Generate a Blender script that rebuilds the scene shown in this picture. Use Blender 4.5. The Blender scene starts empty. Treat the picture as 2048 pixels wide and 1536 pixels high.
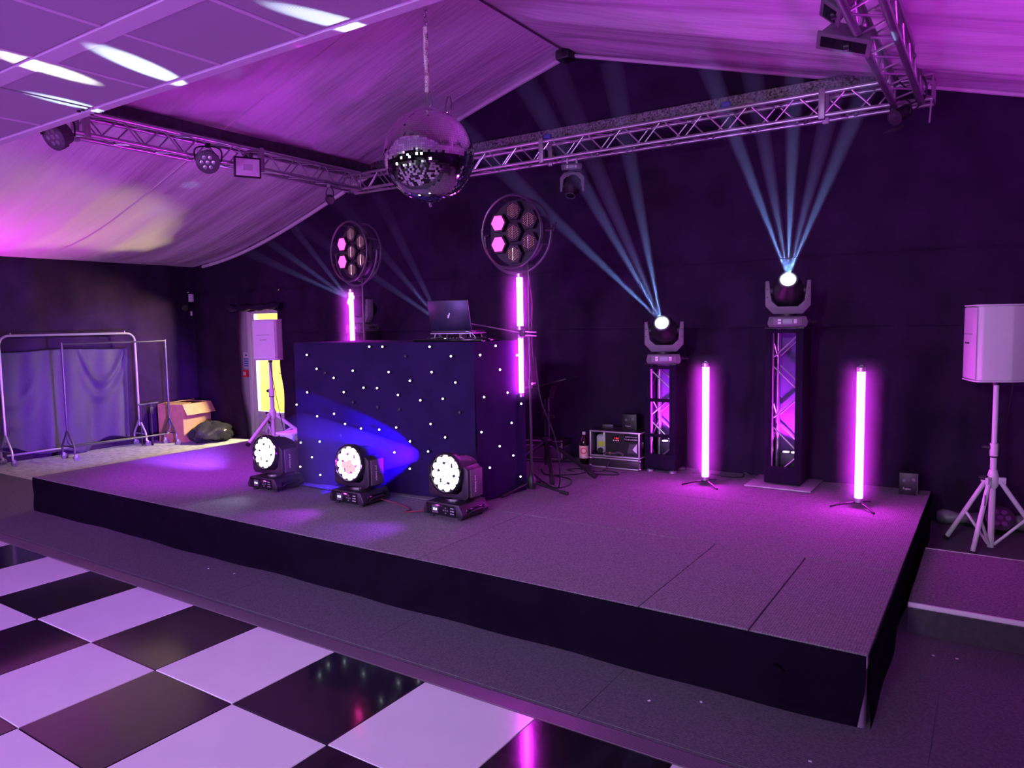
import bpy, bmesh, math, random
from mathutils import Vector, Matrix, Quaternion
random.seed(7)
PI = math.pi
SC = bpy.context.scene
COL = SC.collection

# ------------------------------------------------------------------ camera
YAW, PITCH, ROLL, FPX = -0.5854, -0.0832, -0.0172, 1467.9
fwd = Vector((math.sin(YAW)*math.cos(PITCH), math.cos(YAW)*math.cos(PITCH), math.sin(PITCH)))
rgt = Vector((math.cos(YAW), -math.sin(YAW), 0.0))
upv = rgt.cross(fwd)
r2 = rgt*math.cos(ROLL) + upv*math.sin(ROLL)
u2 = -rgt*math.sin(ROLL) + upv*math.cos(ROLL)
cd = bpy.data.cameras.new('camera'); cd.sensor_width = 36.0; cd.lens = FPX/2048*36.0
cd.clip_start = 0.05
cam = bpy.data.objects.new('camera', cd); COL.objects.link(cam)
cam.matrix_world = Matrix(((r2.x, u2.x, -fwd.x, 0.0), (r2.y, u2.y, -fwd.y, 0.0), (r2.z, u2.z, -fwd.z, 1.70), (0, 0, 0, 1)))
SC.camera = cam

# ------------------------------------------------------------------ world, view, exposure
w = bpy.data.worlds.new('world'); SC.world = w; w.use_nodes = True
w.node_tree.nodes['Background'].inputs[0].default_value = (0.10, 0.05, 0.16, 1)
w.node_tree.nodes['Background'].inputs[1].default_value = 0.12
SC.view_settings.view_transform = 'Standard'; SC.view_settings.look = 'None'
SC.view_settings.exposure = 0.0; SC.view_settings.gamma = 1.0; SC.view_settings.use_curve_mapping = False
cy = SC.cycles
cy.use_denoising = True; cy.max_bounces = 6; cy.diffuse_bounces = 2; cy.glossy_bounces = 3
cy.transmission_bounces = 4; cy.volume_bounces = 0; cy.transparent_max_bounces = 12
cy.use_light_tree = False; cy.use_adaptive_sampling = True; cy.adaptive_threshold = 0.03; cy.adaptive_min_samples = 24; cy.volume_step_rate = 3.0; cy.volume_max_steps = 64
cy.sample_clamp_indirect = 4.0; cy.caustics_reflective = False; cy.caustics_refractive = False

def lamp(name, kind, loc, energy, color, target=None, size=0.1, angle=60, blend=0.5):
    l = bpy.data.lights.new(name, kind); l.energy = energy; l.color = color
    if kind == 'AREA': l.size = size
    else: l.shadow_soft_size = size
    if kind == 'SPOT': l.spot_size = math.radians(angle); l.spot_blend = blend
    o = bpy.data.objects.new(name, l); COL.objects.link(o); o.location = loc
    if target is not None:
        o.rotation_euler = (Vector(target)-Vector(loc)).to_track_quat('-Z', 'Y').to_euler()
    return o

# lamps outside the frame: coloured uplighters along the walls, wash cans on the truss, added fill spots behind
UPL = (0.82, 0.09, 1.0)
lamp('uplighter_light_left', 'SPOT', (-10.3, 2.2, 0.25), 640, (0.90, 0.01, 1.0), (-10.1, 3.2, 3.0), 0.12, 72, 0.9)
lamp('uplighter_light_left_rear', 'SPOT', (-10.2, -2.5, 0.25), 600, UPL, (-6.6, 0.8, 3.8), 0.15, 115, 0.9)
lamp('uplighter_light_right', 'SPOT', (2.7, 3.6, 0.25), 640, (0.72, 0.02, 1.0), (1.5, 4.5, 3.4), 0.15, 84, 0.9)
lamp('uplighter_light_right_rear', 'SPOT', (2.4, -2.4, 0.25), 620, (0.70, 0.03, 1.0), (-1.6, 1.6, 4.2), 0.15, 115, 0.9)
lamp('uplighter_light_centre', 'SPOT', (-4.2, -3.6, 0.3), 1000, (0.44, 0.15, 1.0), (-5.0, 2.0, 4.0), 0.2, 110, 0.9)
lamp('house_light_front', 'SPOT', (0.2, -3.6, 3.2), 1750, (0.56, 0.38, 1.0), (-2.6, 0.7, 0.0), 0.4, 72, 0.9)  # soft spot added as lavender fill on the dance floor
lamp('house_light_left', 'SPOT', (-5.8, -3.6, 3.0), 1350, (0.58, 0.22, 1.0), (-5.4, 1.2, 0.0), 0.4, 72, 0.9)  # second added fill, for the left of the dance floor
lamp('house_light_right', 'SPOT', (1.4, -1.0, 3.2), 190, (0.70, 0.50, 1.0), (0.35, 6.0, 1.2), 0.3, 34, 0.9)  # narrow added fill that lifts the right speaker
lamp('house_light_stage', 'SPOT', (-1.2, -4.2, 3.1), 850, (0.84, 0.82, 1.0), (-2.6, 6.0, 0.9), 0.3, 44, 0.8)  # added neutral fill for the gear at the back of the stage
lamp('wash_can_light_right', 'SPOT', (-0.6, 1.6, 3.25), 950, (0.66, 0.02, 1.0), (-1.6, 4.3, 0.3), 0.12, 58, 0.9)
lamp('wash_can_light_left', 'SPOT', (-6.2, 3.05, 3.15), 720, (0.54, 0.02, 1.0), (-6.4, 4.6, 0.3), 0.12, 60, 0.9)

# ------------------------------------------------------------------ materials
MATS = {}
def nm(name):
    m = bpy.data.materials.new(name); m.use_nodes = True
    return m, m.node_tree, m.node_tree.nodes['Principled BSDF']
def mat(name, col, rough=0.6, metal=0.0, emit=None, es=0.0, noise=0.0, nscale=30.0, bump=0.0, bscale=None, sheen=0.0, coat=0.0, spec=None, stretch=None, trans=0.0, alpha=None):
    if name in MATS: return MATS[name]
    m, nt, b = nm(name)
    b.inputs['Base Color'].default_value = (*col, 1); b.inputs['Roughness'].default_value = rough; b.inputs['Metallic'].default_value = metal
    if spec is not None: b.inputs['Specular IOR Level'].default_value = spec
    if sheen: b.inputs['Sheen Weight'].default_value = sheen
    if coat: b.inputs['Coat Weight'].default_value = coat; b.inputs['Coat Roughness'].default_value = 0.05
    if trans: b.inputs['Transmission Weight'].default_value = trans
    if alpha is not None: b.inputs['Alpha'].default_value = alpha
    if emit is not None:
        b.inputs['Emission Color'].default_value = (*emit, 1); b.inputs['Emission Strength'].default_value = es
    if noise or bump:
        tc = nt.nodes.new('ShaderNodeTexCoord'); src = tc.outputs['Object']
        if stretch:
            mp = nt.nodes.new('ShaderNodeMapping'); mp.inputs['Scale'].default_value = stretch
            nt.links.new(src, mp.inputs['Vector']); src = mp.outputs['Vector']
    if noise:
        n = nt.nodes.new('ShaderNodeTexNoise'); n.inputs['Scale'].default_value = nscale; n.inputs['Detail'].default_value = 4
        nt.links.new(src, n.inputs['Vector'])
        r = nt.nodes.new('ShaderNodeMapRange'); r.inputs[1].default_value = 0.3; r.inputs[2].default_value = 0.7
        r.inputs[3].default_value = 1-noise; r.inputs[4].default_value = 1+noise
        nt.links.new(n.outputs['Fac'], r.inputs[0])
        mx = nt.nodes.new('ShaderNodeMix'); mx.data_type = 'RGBA'; mx.blend_type = 'MULTIPLY'; mx.inputs[0].default_value = 1
        mx.inputs[6].default_value = (*col, 1)
        nt.links.new(r.outputs[0], mx.inputs[7]); nt.links.new(mx.outputs[2], b.inputs['Base Color'])
    if bump:
        n2 = nt.nodes.new('ShaderNodeTexNoise'); n2.inputs['Scale'].default_value = bscale or nscale; n2.inputs['Detail'].default_value = 3
        nt.links.new(src, n2.inputs['Vector'])
        bp = nt.nodes.new('ShaderNodeBump'); bp.inputs['Strength'].default_value = bump; bp.inputs['Distance'].default_value = 0.02
        nt.links.new(n2.outputs['Fac'], bp.inputs['Height']); nt.links.new(bp.outputs['Normal'], b.inputs['Normal'])
    MATS[name] = m
    return m
def emis(name, col, s):
    if name in MATS: return MATS[name]
    m = bpy.data.materials.new(name); m.use_nodes = True; nt = m.node_tree; nt.nodes.clear()
    o = nt.nodes.new('ShaderNodeOutputMaterial'); e = nt.nodes.new('ShaderNodeEmission')
    e.inputs[0].default_value = (*col, 1); e.inputs[1].default_value = s
    nt.links.new(e.outputs[0], o.inputs[0]); MATS[name] = m
    return m
def volmat(name, col, dens, aniso=0.0, fade=0.0):
    m = bpy.data.materials.new(name); m.use_nodes = True; nt = m.node_tree; nt.nodes.clear()
    o = nt.nodes.new('ShaderNodeOutputMaterial'); v = nt.nodes.new('ShaderNodeVolumeScatter')
    v.inputs['Color'].default_value = (*col, 1); v.inputs['Density'].default_value = dens; v.inputs['Anisotropy'].default_value = aniso
    if fade:            # the haze thins out with distance from the fixture (the object's origin)
        tc = nt.nodes.new('ShaderNodeTexCoord'); ln = nt.nodes.new('ShaderNodeVectorMath'); ln.operation = 'LENGTH'; nt.links.new(tc.outputs['Object'], ln.inputs[0])
        a = nt.nodes.new('ShaderNodeMath'); a.operation = 'MULTIPLY'; a.inputs[1].default_value = -fade; nt.links.new(ln.outputs['Value'], a.inputs[0])
        e = nt.nodes.new('ShaderNodeMath'); e.operation = 'EXPONENT'; nt.links.new(a.outputs[0], e.inputs[0])
        k = nt.nodes.new('ShaderNodeMath'); k.operation = 'MULTIPLY'; k.inputs[1].default_value = dens; nt.links.new(e.outputs[0], k.inputs[0])
        nt.links.new(k.outputs[0], v.inputs['Density'])
    nt.links.new(v.outputs[0], o.inputs['Volume']); MATS[name] = m
    return m
def ribbed(name, col, axis, pitch, depth, rough=0.5, metal=0.0, dark=0.55, noise=0.0, hardness=None):
    """fine parallel ribs: colour and relief along one object axis"""
    if name in MATS: return MATS[name]
    m, nt, b = nm(name)
    b.inputs['Roughness'].default_value = rough; b.inputs['Metallic'].default_value = metal
    tc = nt.nodes.new('ShaderNodeTexCoord'); sp = nt.nodes.new('ShaderNodeSeparateXYZ'); nt.links.new(tc.outputs['Object'], sp.inputs[0])
    mu = nt.nodes.new('ShaderNodeMath'); mu.operation = 'MULTIPLY'; mu.inputs[1].default_value = 2*PI/pitch
    nt.links.new(sp.outputs[axis], mu.inputs[0])
    sn = nt.nodes.new('ShaderNodeMath'); sn.operation = 'SINE'; nt.links.new(mu.outputs[0], sn.inputs[0])
    r = nt.nodes.new('ShaderNodeMapRange'); r.inputs[1].default_value = -1; r.inputs[2].default_value = 1; r.inputs[3].default_value = dark; r.inputs[4].default_value = 1
    nt.links.new(sn.outputs[0], r.inputs[0])
    last = r.outputs[0]
    if noise:
        n = nt.nodes.new('ShaderNodeTexNoise'); n.inputs['Scale'].default_value = 90; n.inputs['Detail'].default_value = 5
        nt.links.new(tc.outputs['Object'], n.inputs['Vector'])
        r3 = nt.nodes.new('ShaderNodeMapRange'); r3.inputs[1].default_value = .3; r3.inputs[2].default_value = .7; r3.inputs[3].default_value = 1-noise; r3.inputs[4].default_value = 1+noise
        nt.links.new(n.outputs['Fac'], r3.inputs[0])
        mm = nt.nodes.new('ShaderNodeMath'); mm.operation = 'MULTIPLY'; nt.links.new(last, mm.inputs[0]); nt.links.new(r3.outputs[0], mm.inputs[1]); last = mm.outputs[0]
    mx = nt.nodes.new('ShaderNodeMix'); mx.data_type = 'RGBA'; mx.blend_type = 'MULTIPLY'; mx.inputs[0].default_value = 1
    mx.inputs[6].default_value = (*col, 1); nt.links.new(last, mx.inputs[7]); nt.links.new(mx.outputs[2], b.inputs['Base Color'])
    bp = nt.nodes.new('ShaderNodeBump'); bp.inputs['Strength'].default_value = 0.5; bp.inputs['Distance'].default_value = depth
    nt.links.new(last, bp.inputs['Height']); nt.links.new(bp.outputs['Normal'], b.inputs['Normal'])
    MATS[name] = m
    return m

CARPET_STAGE = ribbed('stage_carpet', (0.20, 0.19, 0.20), 0, 0.012, 0.003, 0.95, 0, 0.72, 0.38)
CARPET_FLOOR = ribbed('floor_carpet', (0.105, 0.100, 0.115), 1, 0.013, 0.003, 0.95, 0, 0.72, 0.32)
FLOOR_PALE = mat('pale_floor', (0.46, 0.46, 0.46), 0.8, noise=0.3, nscale=14, bump=0.15, bscale=80)
BLACKCLOTH = mat('black_drape', (0.029, 0.013, 0.041), 0.9, spec=0.06, noise=0.25, nscale=3, bump=0.05, bscale=25)
SKIRT = mat('stage_skirt_cloth', (0.011, 0.007, 0.018), 0.9, spec=0.06, noise=0.25, nscale=5)
LINING = mat('roof_lining', (0.72, 0.69, 0.70), 0.75, noise=0.06, nscale=2.0, bump=0.55, bscale=5, stretch=(0.30, 3.2, 1))
ALU = mat('aluminium', (0.62, 0.60, 0.62), 0.32, 0.9, noise=0.1, nscale=20)
ALU_D = mat('aluminium_dull', (0.40, 0.38, 0.40), 0.45, 0.7, noise=0.15, nscale=20)
CHROME = mat('chrome', (0.75, 0.74, 0.75), 0.15, 1.0)
BLACKP = mat('black_plastic', (0.014, 0.013, 0.016), 0.45, noise=0.15, nscale=40)
BLACKM = mat('black_metal', (0.020, 0.018, 0.022), 0.35, 0.3)
BLACKG = mat('black_gloss', (0.008, 0.008, 0.010), 0.12)
GREYP = mat('grey_plastic', (0.13, 0.12, 0.135), 0.5, noise=0.08, nscale=60)
GREYD = mat('dark_grey_plastic', (0.075, 0.07, 0.08), 0.5, noise=0.1, nscale=60)
WHITEP = mat('white_plastic', (0.74, 0.72, 0.74), 0.5, noise=0.03, nscale=8)
WHITEM = mat('white_metal', (0.70, 0.68, 0.70), 0.4, noise=0.04, nscale=10)
RUBBER = mat('black_rubber', (0.012, 0.012, 0.013), 0.7)
CABLE = mat('black_cable', (0.012, 0.012, 0.014), 0.5)
PRINTW = mat('white_print', (0.75, 0.75, 0.75), 0.6, emit=(1, 1, 1), es=0.0)
STEELD = mat('dark_steel_beam', (0.05, 0.045, 0.055), 0.55, 0.4, noise=0.4, nscale=14)

# ------------------------------------------------------------------ geometry helpers
class B:
    def __init__(s): s.bm = bmesh.new()
    def _t(s, vs, M):
        if M is not None: bmesh.ops.transform(s.bm, matrix=M, verts=vs)
        return s
    def box(s, c, d, bev=0.0, M=None, seg=2):
        r = bmesh.ops.create_cube(s.bm, size=1.0); vs = r['verts']
        bmesh.ops.scale(s.bm, vec=Vector(d), verts=vs); bmesh.ops.translate(s.bm, vec=Vector(c), verts=vs)
        if bev:
            es = list({e for v in vs for e in v.link_edges})
            r = bmesh.ops.bevel(s.bm, geom=es, offset=bev, segments=seg, profile=0.5, affect='EDGES')
            vs = list({v for f in r['faces'] for v in f.verts} | {v for v in vs if v.is_valid})
        return s._t(vs, M)
    def rod(s, p0, p1, r, r1=None, n=12, M=None, caps=True):
        p0 = Vector(p0); p1 = Vector(p1); d = p1-p0; L = d.length
        q = d.to_track_quat('Z', 'Y').to_matrix().to_4x4()
        T = Matrix.Translation((p0+p1)/2) @ q
        g = bmesh.ops.create_cone(s.bm, cap_ends=caps, segments=n, radius1=r, radius2=r if r1 is None else r1, depth=L)
        bmesh.ops.transform(s.bm, matrix=T, verts=g['verts'])
        return s._t(g['verts'], M)
    def sph(s, c, r, u=16, v=10, sc=(1, 1, 1), M=None):
        g = bmesh.ops.create_uvsphere(s.bm, u_segments=u, v_segments=v, radius=r)
        bmesh.ops.scale(s.bm, vec=Vector(sc), verts=g['verts']); bmesh.ops.translate(s.bm, vec=Vector(c), verts=g['verts'])
        return s._t(g['verts'], M)
    def lathe(s, prof, n=24, M=None, capa=True, capb=True):
        rings = []
        for r, z in prof:
            rings.append([s.bm.verts.new((r*math.cos(2*PI*i/n), r*math.sin(2*PI*i/n), z)) for i in range(n)])
        for a, b in zip(rings, rings[1:]):
            for i in range(n): s.bm.faces.new((a[i], a[(i+1) % n], b[(i+1) % n], b[i]))
        if capa: s.bm.faces.new(list(reversed(rings[0])))
        if capb: s.bm.faces.new(rings[-1])
        return s._t([v for r in rings for v in r], M)
    def prism(s, pts, z0, z1, M=None, bev=0.0):
        a = [s.bm.verts.new((x, y, z0)) for x, y in pts]; b = [s.bm.verts.new((x, y, z1)) for x, y in pts]
        n = len(pts); fs = [s.bm.faces.new(list(reversed(a))), s.bm.faces.new(b)]
        for i in range(n): fs.append(s.bm.faces.new((a[i], a[(i+1) % n], b[(i+1) % n], b[i])))
        vs = a+b
        if bev:
            es = list({e for f in fs for e in f.edges})
            r = bmesh.ops.bevel(s.bm, geom=es, offset=bev, segments=2, profile=0.5, affect='EDGES')
            vs = list({v for f in r['faces'] for v in f.verts} | {v for v in vs if v.is_valid})
        return s._t(vs, M)
    def torus(s, R, r, n=40, m=8, a0=0.0, a1=2*PI, M=None):
        full = abs(a1-a0-2*PI) < 1e-6; N = n if full else n+1; rings = []
        for i in range(N):
            a = a0+(a1-a0)*i/n
            rings.append([s.bm.verts.new(((R+r*math.cos(2*PI*j/m))*math.cos(a), (R+r*math.cos(2*PI*j/m))*math.sin(a), r*math.sin(2*PI*j/m))) for j in range(m)])
        for i in range(n):
            a = rings[i]; b = rings[(i+1) % N]
            for j in range(m): s.bm.faces.new((a[j], b[j], b[(j+1) % m], a[(j+1) % m]))
        if not full:
            s.bm.faces.new(rings[0]); s.bm.faces.new(list(reversed(rings[-1])))
        return s._t([v for g in rings for v in g], M)
    def path(s, pts, r, n=8, sub=6, closed=False, M=None, smooth=True):
        P = [Vector(p) for p in pts]
        if smooth and len(P) > 2:
            Q = []
            for i in range(len(P)-1):
                p0 = P[max(i-1, 0)]; p1 = P[i]; p2 = P[i+1]; p3 = P[min(i+2, len(P)-1)]
                for k in range(sub):
                    t = k/sub
                    Q.append(0.5*((2*p1)+(p2-p0)*t+(2*p0-5*p1+4*p2-p3)*t*t+(3*p1-p0-3*p2+p3)*t**3))
            Q.append(P[-1]); P = Q
        rings = []; ref = None
        for i, p in enumerate(P):
            t = (P[min(i+1, len(P)-1)]-P[max(i-1, 0)])
            if t.length < 1e-9: t = Vector((0, 0, 1))
            t.normalize()
            if ref is None:
                ref = t.orthogonal().normalized()
            ref = (ref-t*ref.dot(t))
            if ref.length < 1e-6: ref = t.orthogonal()
            ref.normalize(); bi = t.cross(ref)
            rr = r[min(i, len(r)-1)] if isinstance(r, (list, tuple)) else r
            rings.append([s.bm.verts.new(p+ref*rr*math.cos(2*PI*j/n)+bi*rr*math.sin(2*PI*j/n)) for j in range(n)])
        for a, b in zip(rings, rings[1:]):
            for j in range(n): s.bm.faces.new((a[j], a[(j+1) % n], b[(j+1) % n], b[j]))
        s.bm.faces.new(list(reversed(rings[0]))); s.bm.faces.new(rings[-1])
        return s._t([v for g in rings for v in g], M)
    def grid(s, fn, nu, nv, M=None, skip=None):
        V = [[s.bm.verts.new(fn(i/nu, j/nv)) for j in range(nv+1)] for i in range(nu+1)]
        for i in range(nu):
            for j in range(nv):
                if skip and skip((i+.5)/nu, (j+.5)/nv): continue
                s.bm.faces.new((V[i][j], V[i+1][j], V[i+1][j+1], V[i][j+1]))
        return s._t([v for r in V for v in r], M)
    def solid(s, th):
        """give an open sheet real thickness"""
        g = bmesh.ops.solidify(s.bm, geom=list(s.bm.faces), thickness=th)
        return s
    def mesh(s, name, m, smooth=None):
        bmesh.ops.recalc_face_normals(s.bm, faces=list(s.bm.faces))
        me = bpy.data.meshes.new(name); s.bm.to_mesh(me); s.bm.free()
        if m is not None: me.materials.append(m)
        if smooth is not None:
            me.polygons.foreach_set('use_smooth', [True]*len(me.polygons))
            if smooth > 0 and hasattr(me, 'set_sharp_from_angle'): me.set_sharp_from_angle(angle=math.radians(smooth))
        return me
def link(name, me, parent=None, loc=None, rot=None):
    o = bpy.data.objects.new(name, me); COL.objects.link(o)
    if parent is not None: o.parent = parent
    if loc is not None: o.location = loc
    if rot is not None: o.rotation_euler = rot
    return o
def part(name, b, m, parent=None, smooth=35, loc=None, rot=None):
    return link(name, b.mesh(name, m, smooth), parent, loc, rot)
def thing(name, label, cat, loc=(0, 0, 0), rotz=0.0, group=None):
    o = bpy.data.objects.new(name, None); COL.objects.link(o); o.location = loc; o.rotation_euler = (0, 0, rotz)
    o.empty_display_size = 0.05
    return tag(o, label, cat, group)
def tag(o, label, cat, group=None):
    o['label'] = label; o['category'] = cat
    if group: o['group'] = group
    return o
def struct(o, label=None):
    o['kind'] = 'structure'
    if label: o['label'] = label
    return o
_unit = {}
def rodpart(name, p0, p1, r, m, parent, n=10):
    """a straight bar as an object of its own that shares one unit cylinder per material"""
    k = (m.name, n)
    if k not in _unit: _unit[k] = B().rod((0, 0, 0), (0, 0, 1), 1.0, n=n).mesh('bar_'+m.name, m, 40)
    p0 = Vector(p0); p1 = Vector(p1); d = p1-p0
    o = link(name, _unit[k], parent); o.location = p0; o.rotation_mode = 'QUATERNION'
    o.rotation_quaternion = d.to_track_quat('Z', 'Y'); o.scale = (r, r, d.length)
    return o
def text(name, s, size, m, parent, loc, rot, depth=0.001, align='CENTER'):
    c = bpy.data.curves.new(name, 'FONT'); c.body = s; c.size = size; c.extrude = depth; c.align_x = align; c.align_y = 'CENTER'; c.resolution_u = 2
    t = bpy.data.objects.new(name+'_tmp', c); COL.objects.link(t)
    dg = bpy.context.evaluated_depsgraph_get(); me = bpy.data.meshes.new_from_object(t.evaluated_get(dg))
    bpy.data.objects.remove(t); me.materials.clear(); me.materials.append(m)
    return link(name, me, parent, loc, rot)
RX = lambda a: Matrix.Rotation(a, 4, 'X'); RY = lambda a: Matrix.Rotation(a, 4, 'Y'); RZ = lambda a: Matrix.Rotation(a, 4, 'Z')
TR = lambda x, y, z: Matrix.Translation((x, y, z))
def copytree(o, parent=None):
    c = o.copy(); COL.objects.link(c)
    if parent is not None: c.parent = parent
    for ch in list(o.children): copytree(ch, c)
    return c
def aim(d):
    """matrix whose +Z points along d"""
    return Vector(d).to_track_quat('Z', 'Y').to_matrix().to_4x4()
# ------------------------------------------------------------------ dimensions of the place
XL, XR, YB, YF = -10.66, 2.98, 7.0, -6.0
RIDX, RIDZ, EAVZ = -3.84, 4.51, 2.66
SZ = 0.3245                       # stage top
SX0, SX1, SY0, SY1 = -7.58, -0.40, 3.20, 6.55

# ------------------------------------------------------------------ floor
fl = B(); fl.box(((XL+XR)/2, (YF+YB)/2+1.0, -0.05), (XR-XL+0.4, YB-YF+4.0, 0.1))
floor = part('floor', fl, CARPET_FLOOR, None, None); struct(floor, 'dark grey ribbed carpet floor')
# carpet rolls in front of the stage: each length a piece with its own edge
for i, x in enumerate((-9.9, -8.6, -7.3, -6.0, -4.7, -3.4, -2.1, -0.8, 0.5, 1.8)):
    c = part('carpet_tile', B().box((0, 0, 0.002), (1.296, 1.16, 0.004)), CARPET_FLOOR, floor, None, (x-0.02, 2.68+0.59, 0.0))
pale = part('pale_floor_strip', B().box(((XL-7.62)/2, 5.43, 0.003), (-7.62-XL, 3.16, 0.006)), FLOOR_PALE, floor, None)

# ------------------------------------------------------------------ walls (black drape lining)
def fold(x, z, k=1.0):
    return k*(0.022*math.sin(5.1*x+0.6*math.sin(2.3*x)+0.25*math.sin(z*1.7))+0.014*math.sin(11.7*x+1.3*math.sin(1.1*x)-0.3*z)+0.006*math.sin(23*x+z))
def sst(a, b, x):
    t = min(1, max(0, (x-a)/(b-a))); return t*t*(3-2*t)
def roofz(x):
    u = min(1, abs(x-RIDX)/(RIDX-XL)); s, e = (0.19, 2.2) if x < RIDX else (0.04, 1.6)
    return RIDZ+(EAVZ-RIDZ)*u-s*math.sin(PI*u**e)
def back_y(x, z):
    # hangs out over the back of the stage, straight elsewhere; a horizontal seam where the lower drape is tied on
    lean = sst(-7.9, -7.3, x)*(1-sst(-0.75, -0.35, x))
    y = YB-lean*0.46*(1-sst(0.2, 2.5, z))-0.03*(1-sst(2.22, 2.26, z))
    return y+fold(x, z, 0.9 if z < 2.24 else 0.5)
DX0, DX1, DZ = -9.60, -8.58, 1.955     # doorway cut in the drape
wb = B()
def wallpiece(x0, x1, z0, z1, nu, nv, edge=None):
    def fn(u, v):
        x = x0+(x1-x0)*u; zt = roofz(x)+0.06 if z1 is None else z1
        z = z0+(zt-z0)*v
        if edge: x, z = edge(x, z, u, v)
        return (x, back_y(x, z), z)
    wb.grid(fn, nu, nv)
def e_left(x, z, u, v):
    return (x+u**6*(0.022*math.sin(z*3.1+1)+0.012*math.sin(7*z)+0.09*sst(.9, .0, z)), z)
def e_right(x, z, u, v):
    return (x+(1-u)**30*(0.015*math.sin(z*4.0)+0.012*math.sin(9*z+1)-0.04*sst(.9, 1.9, z)), z)
wallpiece(XL-0.12, DX0, 0.0, DZ, 14, 40, e_left)
wallpiece(XL-0.12, DX0, DZ, None, 14, 30)
wallpiece(DX0, DX1, DZ, None, 16, 30, lambda x, z, u, v: (x, z+(1-v)**8*0.03*math.sin(9*x)))
wallpiece(DX1, XR, 0.0, DZ, 190, 40, e_right)
wallpiece(DX1, XR, DZ, None, 190, 40)
bmesh.ops.remove_doubles(wb.bm, verts=wb.bm.verts[:], dist=0.0005)
wall_back = part('wall_back', wb, BLACKCLOTH, None, 0); struct(wall_back, 'black drape lining the back wall')
wl = B(); wl.grid(lambda u, v: (XL+fold(YF+(YB+0.12-YF)*u, v*2.7, 1.1), YF+(YB+0.12-YF)*u, v*(EAVZ+0.05)), 170, 24)
struct(part('wall_left', wl, BLACKCLOTH, None, 0), 'black drape lining the left wall')
wr = B(); wr.grid(lambda u, v: (XR+fold(YF+(YB-YF)*u+3, v*2.7, 1.1), YF+(YB-YF)*u, v*(EAVZ+0.05)), 170, 24)
struct(part('wall_right', wr, BLACKCLOTH, None, 0), 'black drape lining the right wall')
wf = B(); wf.grid(lambda u, v: (XL+(XR-XL)*u, YF+fold(XL+(XR-XL)*u, v*3), v*(roofz(XL+(XR-XL)*u)+0.06)), 120, 20)
struct(part('wall_front', wf, BLACKCLOTH, None, 0), 'black drape lining the wall behind the dance floor')
# added glowing panels behind the dance floor: sparkle in the mirror ball, pale fill
FILLGLOW = emis('lit_window', (0.86, 0.90, 1.0), 6.5)
for k in range(6):
    wn = bpy.data.objects.new('window_%d' % (k+1), None); COL.objects.link(wn); wn.location = (-8.6+k*1.9, YF+0.10, 1.75); struct(wn, 'lit window in the wall behind the dance floor')
    part('window_frame', B().box((0, -0.01, 0), (1.10, 0.04, 0.80), 0.01), WHITEP, wn)
    for a in (-0.26, 0.26): part('window_pane', B().box((a, 0.014, 0), (0.48, 0.012, 0.70)), FILLGLOW, wn, None)
# long tie seams across the back drape
for z, nmx in ((2.24, 'trim_1'), (1.62, 'trim_2')):
    b = B(); pts = [(x, back_y(x, z)-0.012, z-0.006*math.sin(x*2.1)) for x in [DX1+0.1+i*0.22 for i in range(int((XR-DX1-0.2)/0.22))]]
    b.path(pts, 0.006, n=6, sub=2); struct(part(nmx, b, BLACKCLOTH, None, 40), 'stitched hem across the black drape')

# ------------------------------------------------------------------ roof lining: two slopes of gathered fabric
def wob(x, y):
    return (0.009*math.sin(6.0*y+1.1*math.sin(0.9*x)+0.7*x*0.2)+0.005*math.sin(13.0*y-0.5*x+1.7*math.sin(0.6*x+1))
            +0.0025*math.sin(29*y+0.9*x+2*math.sin(x*1.3)))
FR = (-6.0, -1.9, 2.35, 4.75, 7.0)    # frames the lining is tied to
def bay(y):
    for a, b in zip(FR, FR[1:]):
        if a <= y <= b: return math.sin(PI*(y-a)/(b-a))
    return 0.0
def slope(side):
    xe = XL if side < 0 else XR
    def fn(u, v):
        x = RIDX+(xe-RIDX)*u; y = YF+(YB-YF)*v
        amp = sst(0, 0.06, u)*sst(0, 0.06, 1-u)
        z = roofz(x)+amp*(wob(x if side < 0 else -x, y)*((0.7+0.8*u) if side < 0 else 2.5))-bay(y)*amp*(0.05 if side < 0 else 0.11)*math.sin(PI*min(1, u*1.05))
        return (x, y, z)
    return fn
for side, lab in ((-1, 'white fabric roof lining on the left slope'), (1, 'white gathered fabric roof lining on the right slope')):
    b = B(); b.grid(slope(side), 90, 260); struct(part('ceiling', b, LINING, None, 0), lab)
# ridge cord and gable edge tape, eave tape
b = B(); b.path([(RIDX, y, RIDZ-0.015) for y in (YF, 0, 3, 5, YB-0.02)], 0.010, n=6, sub=2); struct(part('trim_3', b, mat('ridge_cord', (0.10, 0.08, 0.10), 0.7), None, 40), 'dark cord along the roof ridge')
tape = mat('edge_tape', (0.66, 0.63, 0.62), 0.7)
b = B(); b.path([(x, YB-0.03, roofz(x)-0.035) for x in [RIDX-0.05-i*0.34 for i in range(20)]], 0.026, n=8, sub=2); struct(part('trim_4', b, tape, None, 40), 'white edge tape of the lining on the left gable')
b = B(); b.path([(x, YB-0.03, roofz(x)-0.035) for x in [RIDX+0.05+i*0.34 for i in range(20)]], 0.020, n=8, sub=2); struct(part('trim_5', b, tape, None, 40), 'white edge tape of the lining on the right gable')
b = B(); b.box((RIDX, YB-0.10, RIDZ-0.05), (0.16, 0.16, 0.12), 0.02); struct(part('trim_6', b, BLACKM, None, 35), 'black steel knuckle at the gable apex')
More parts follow.
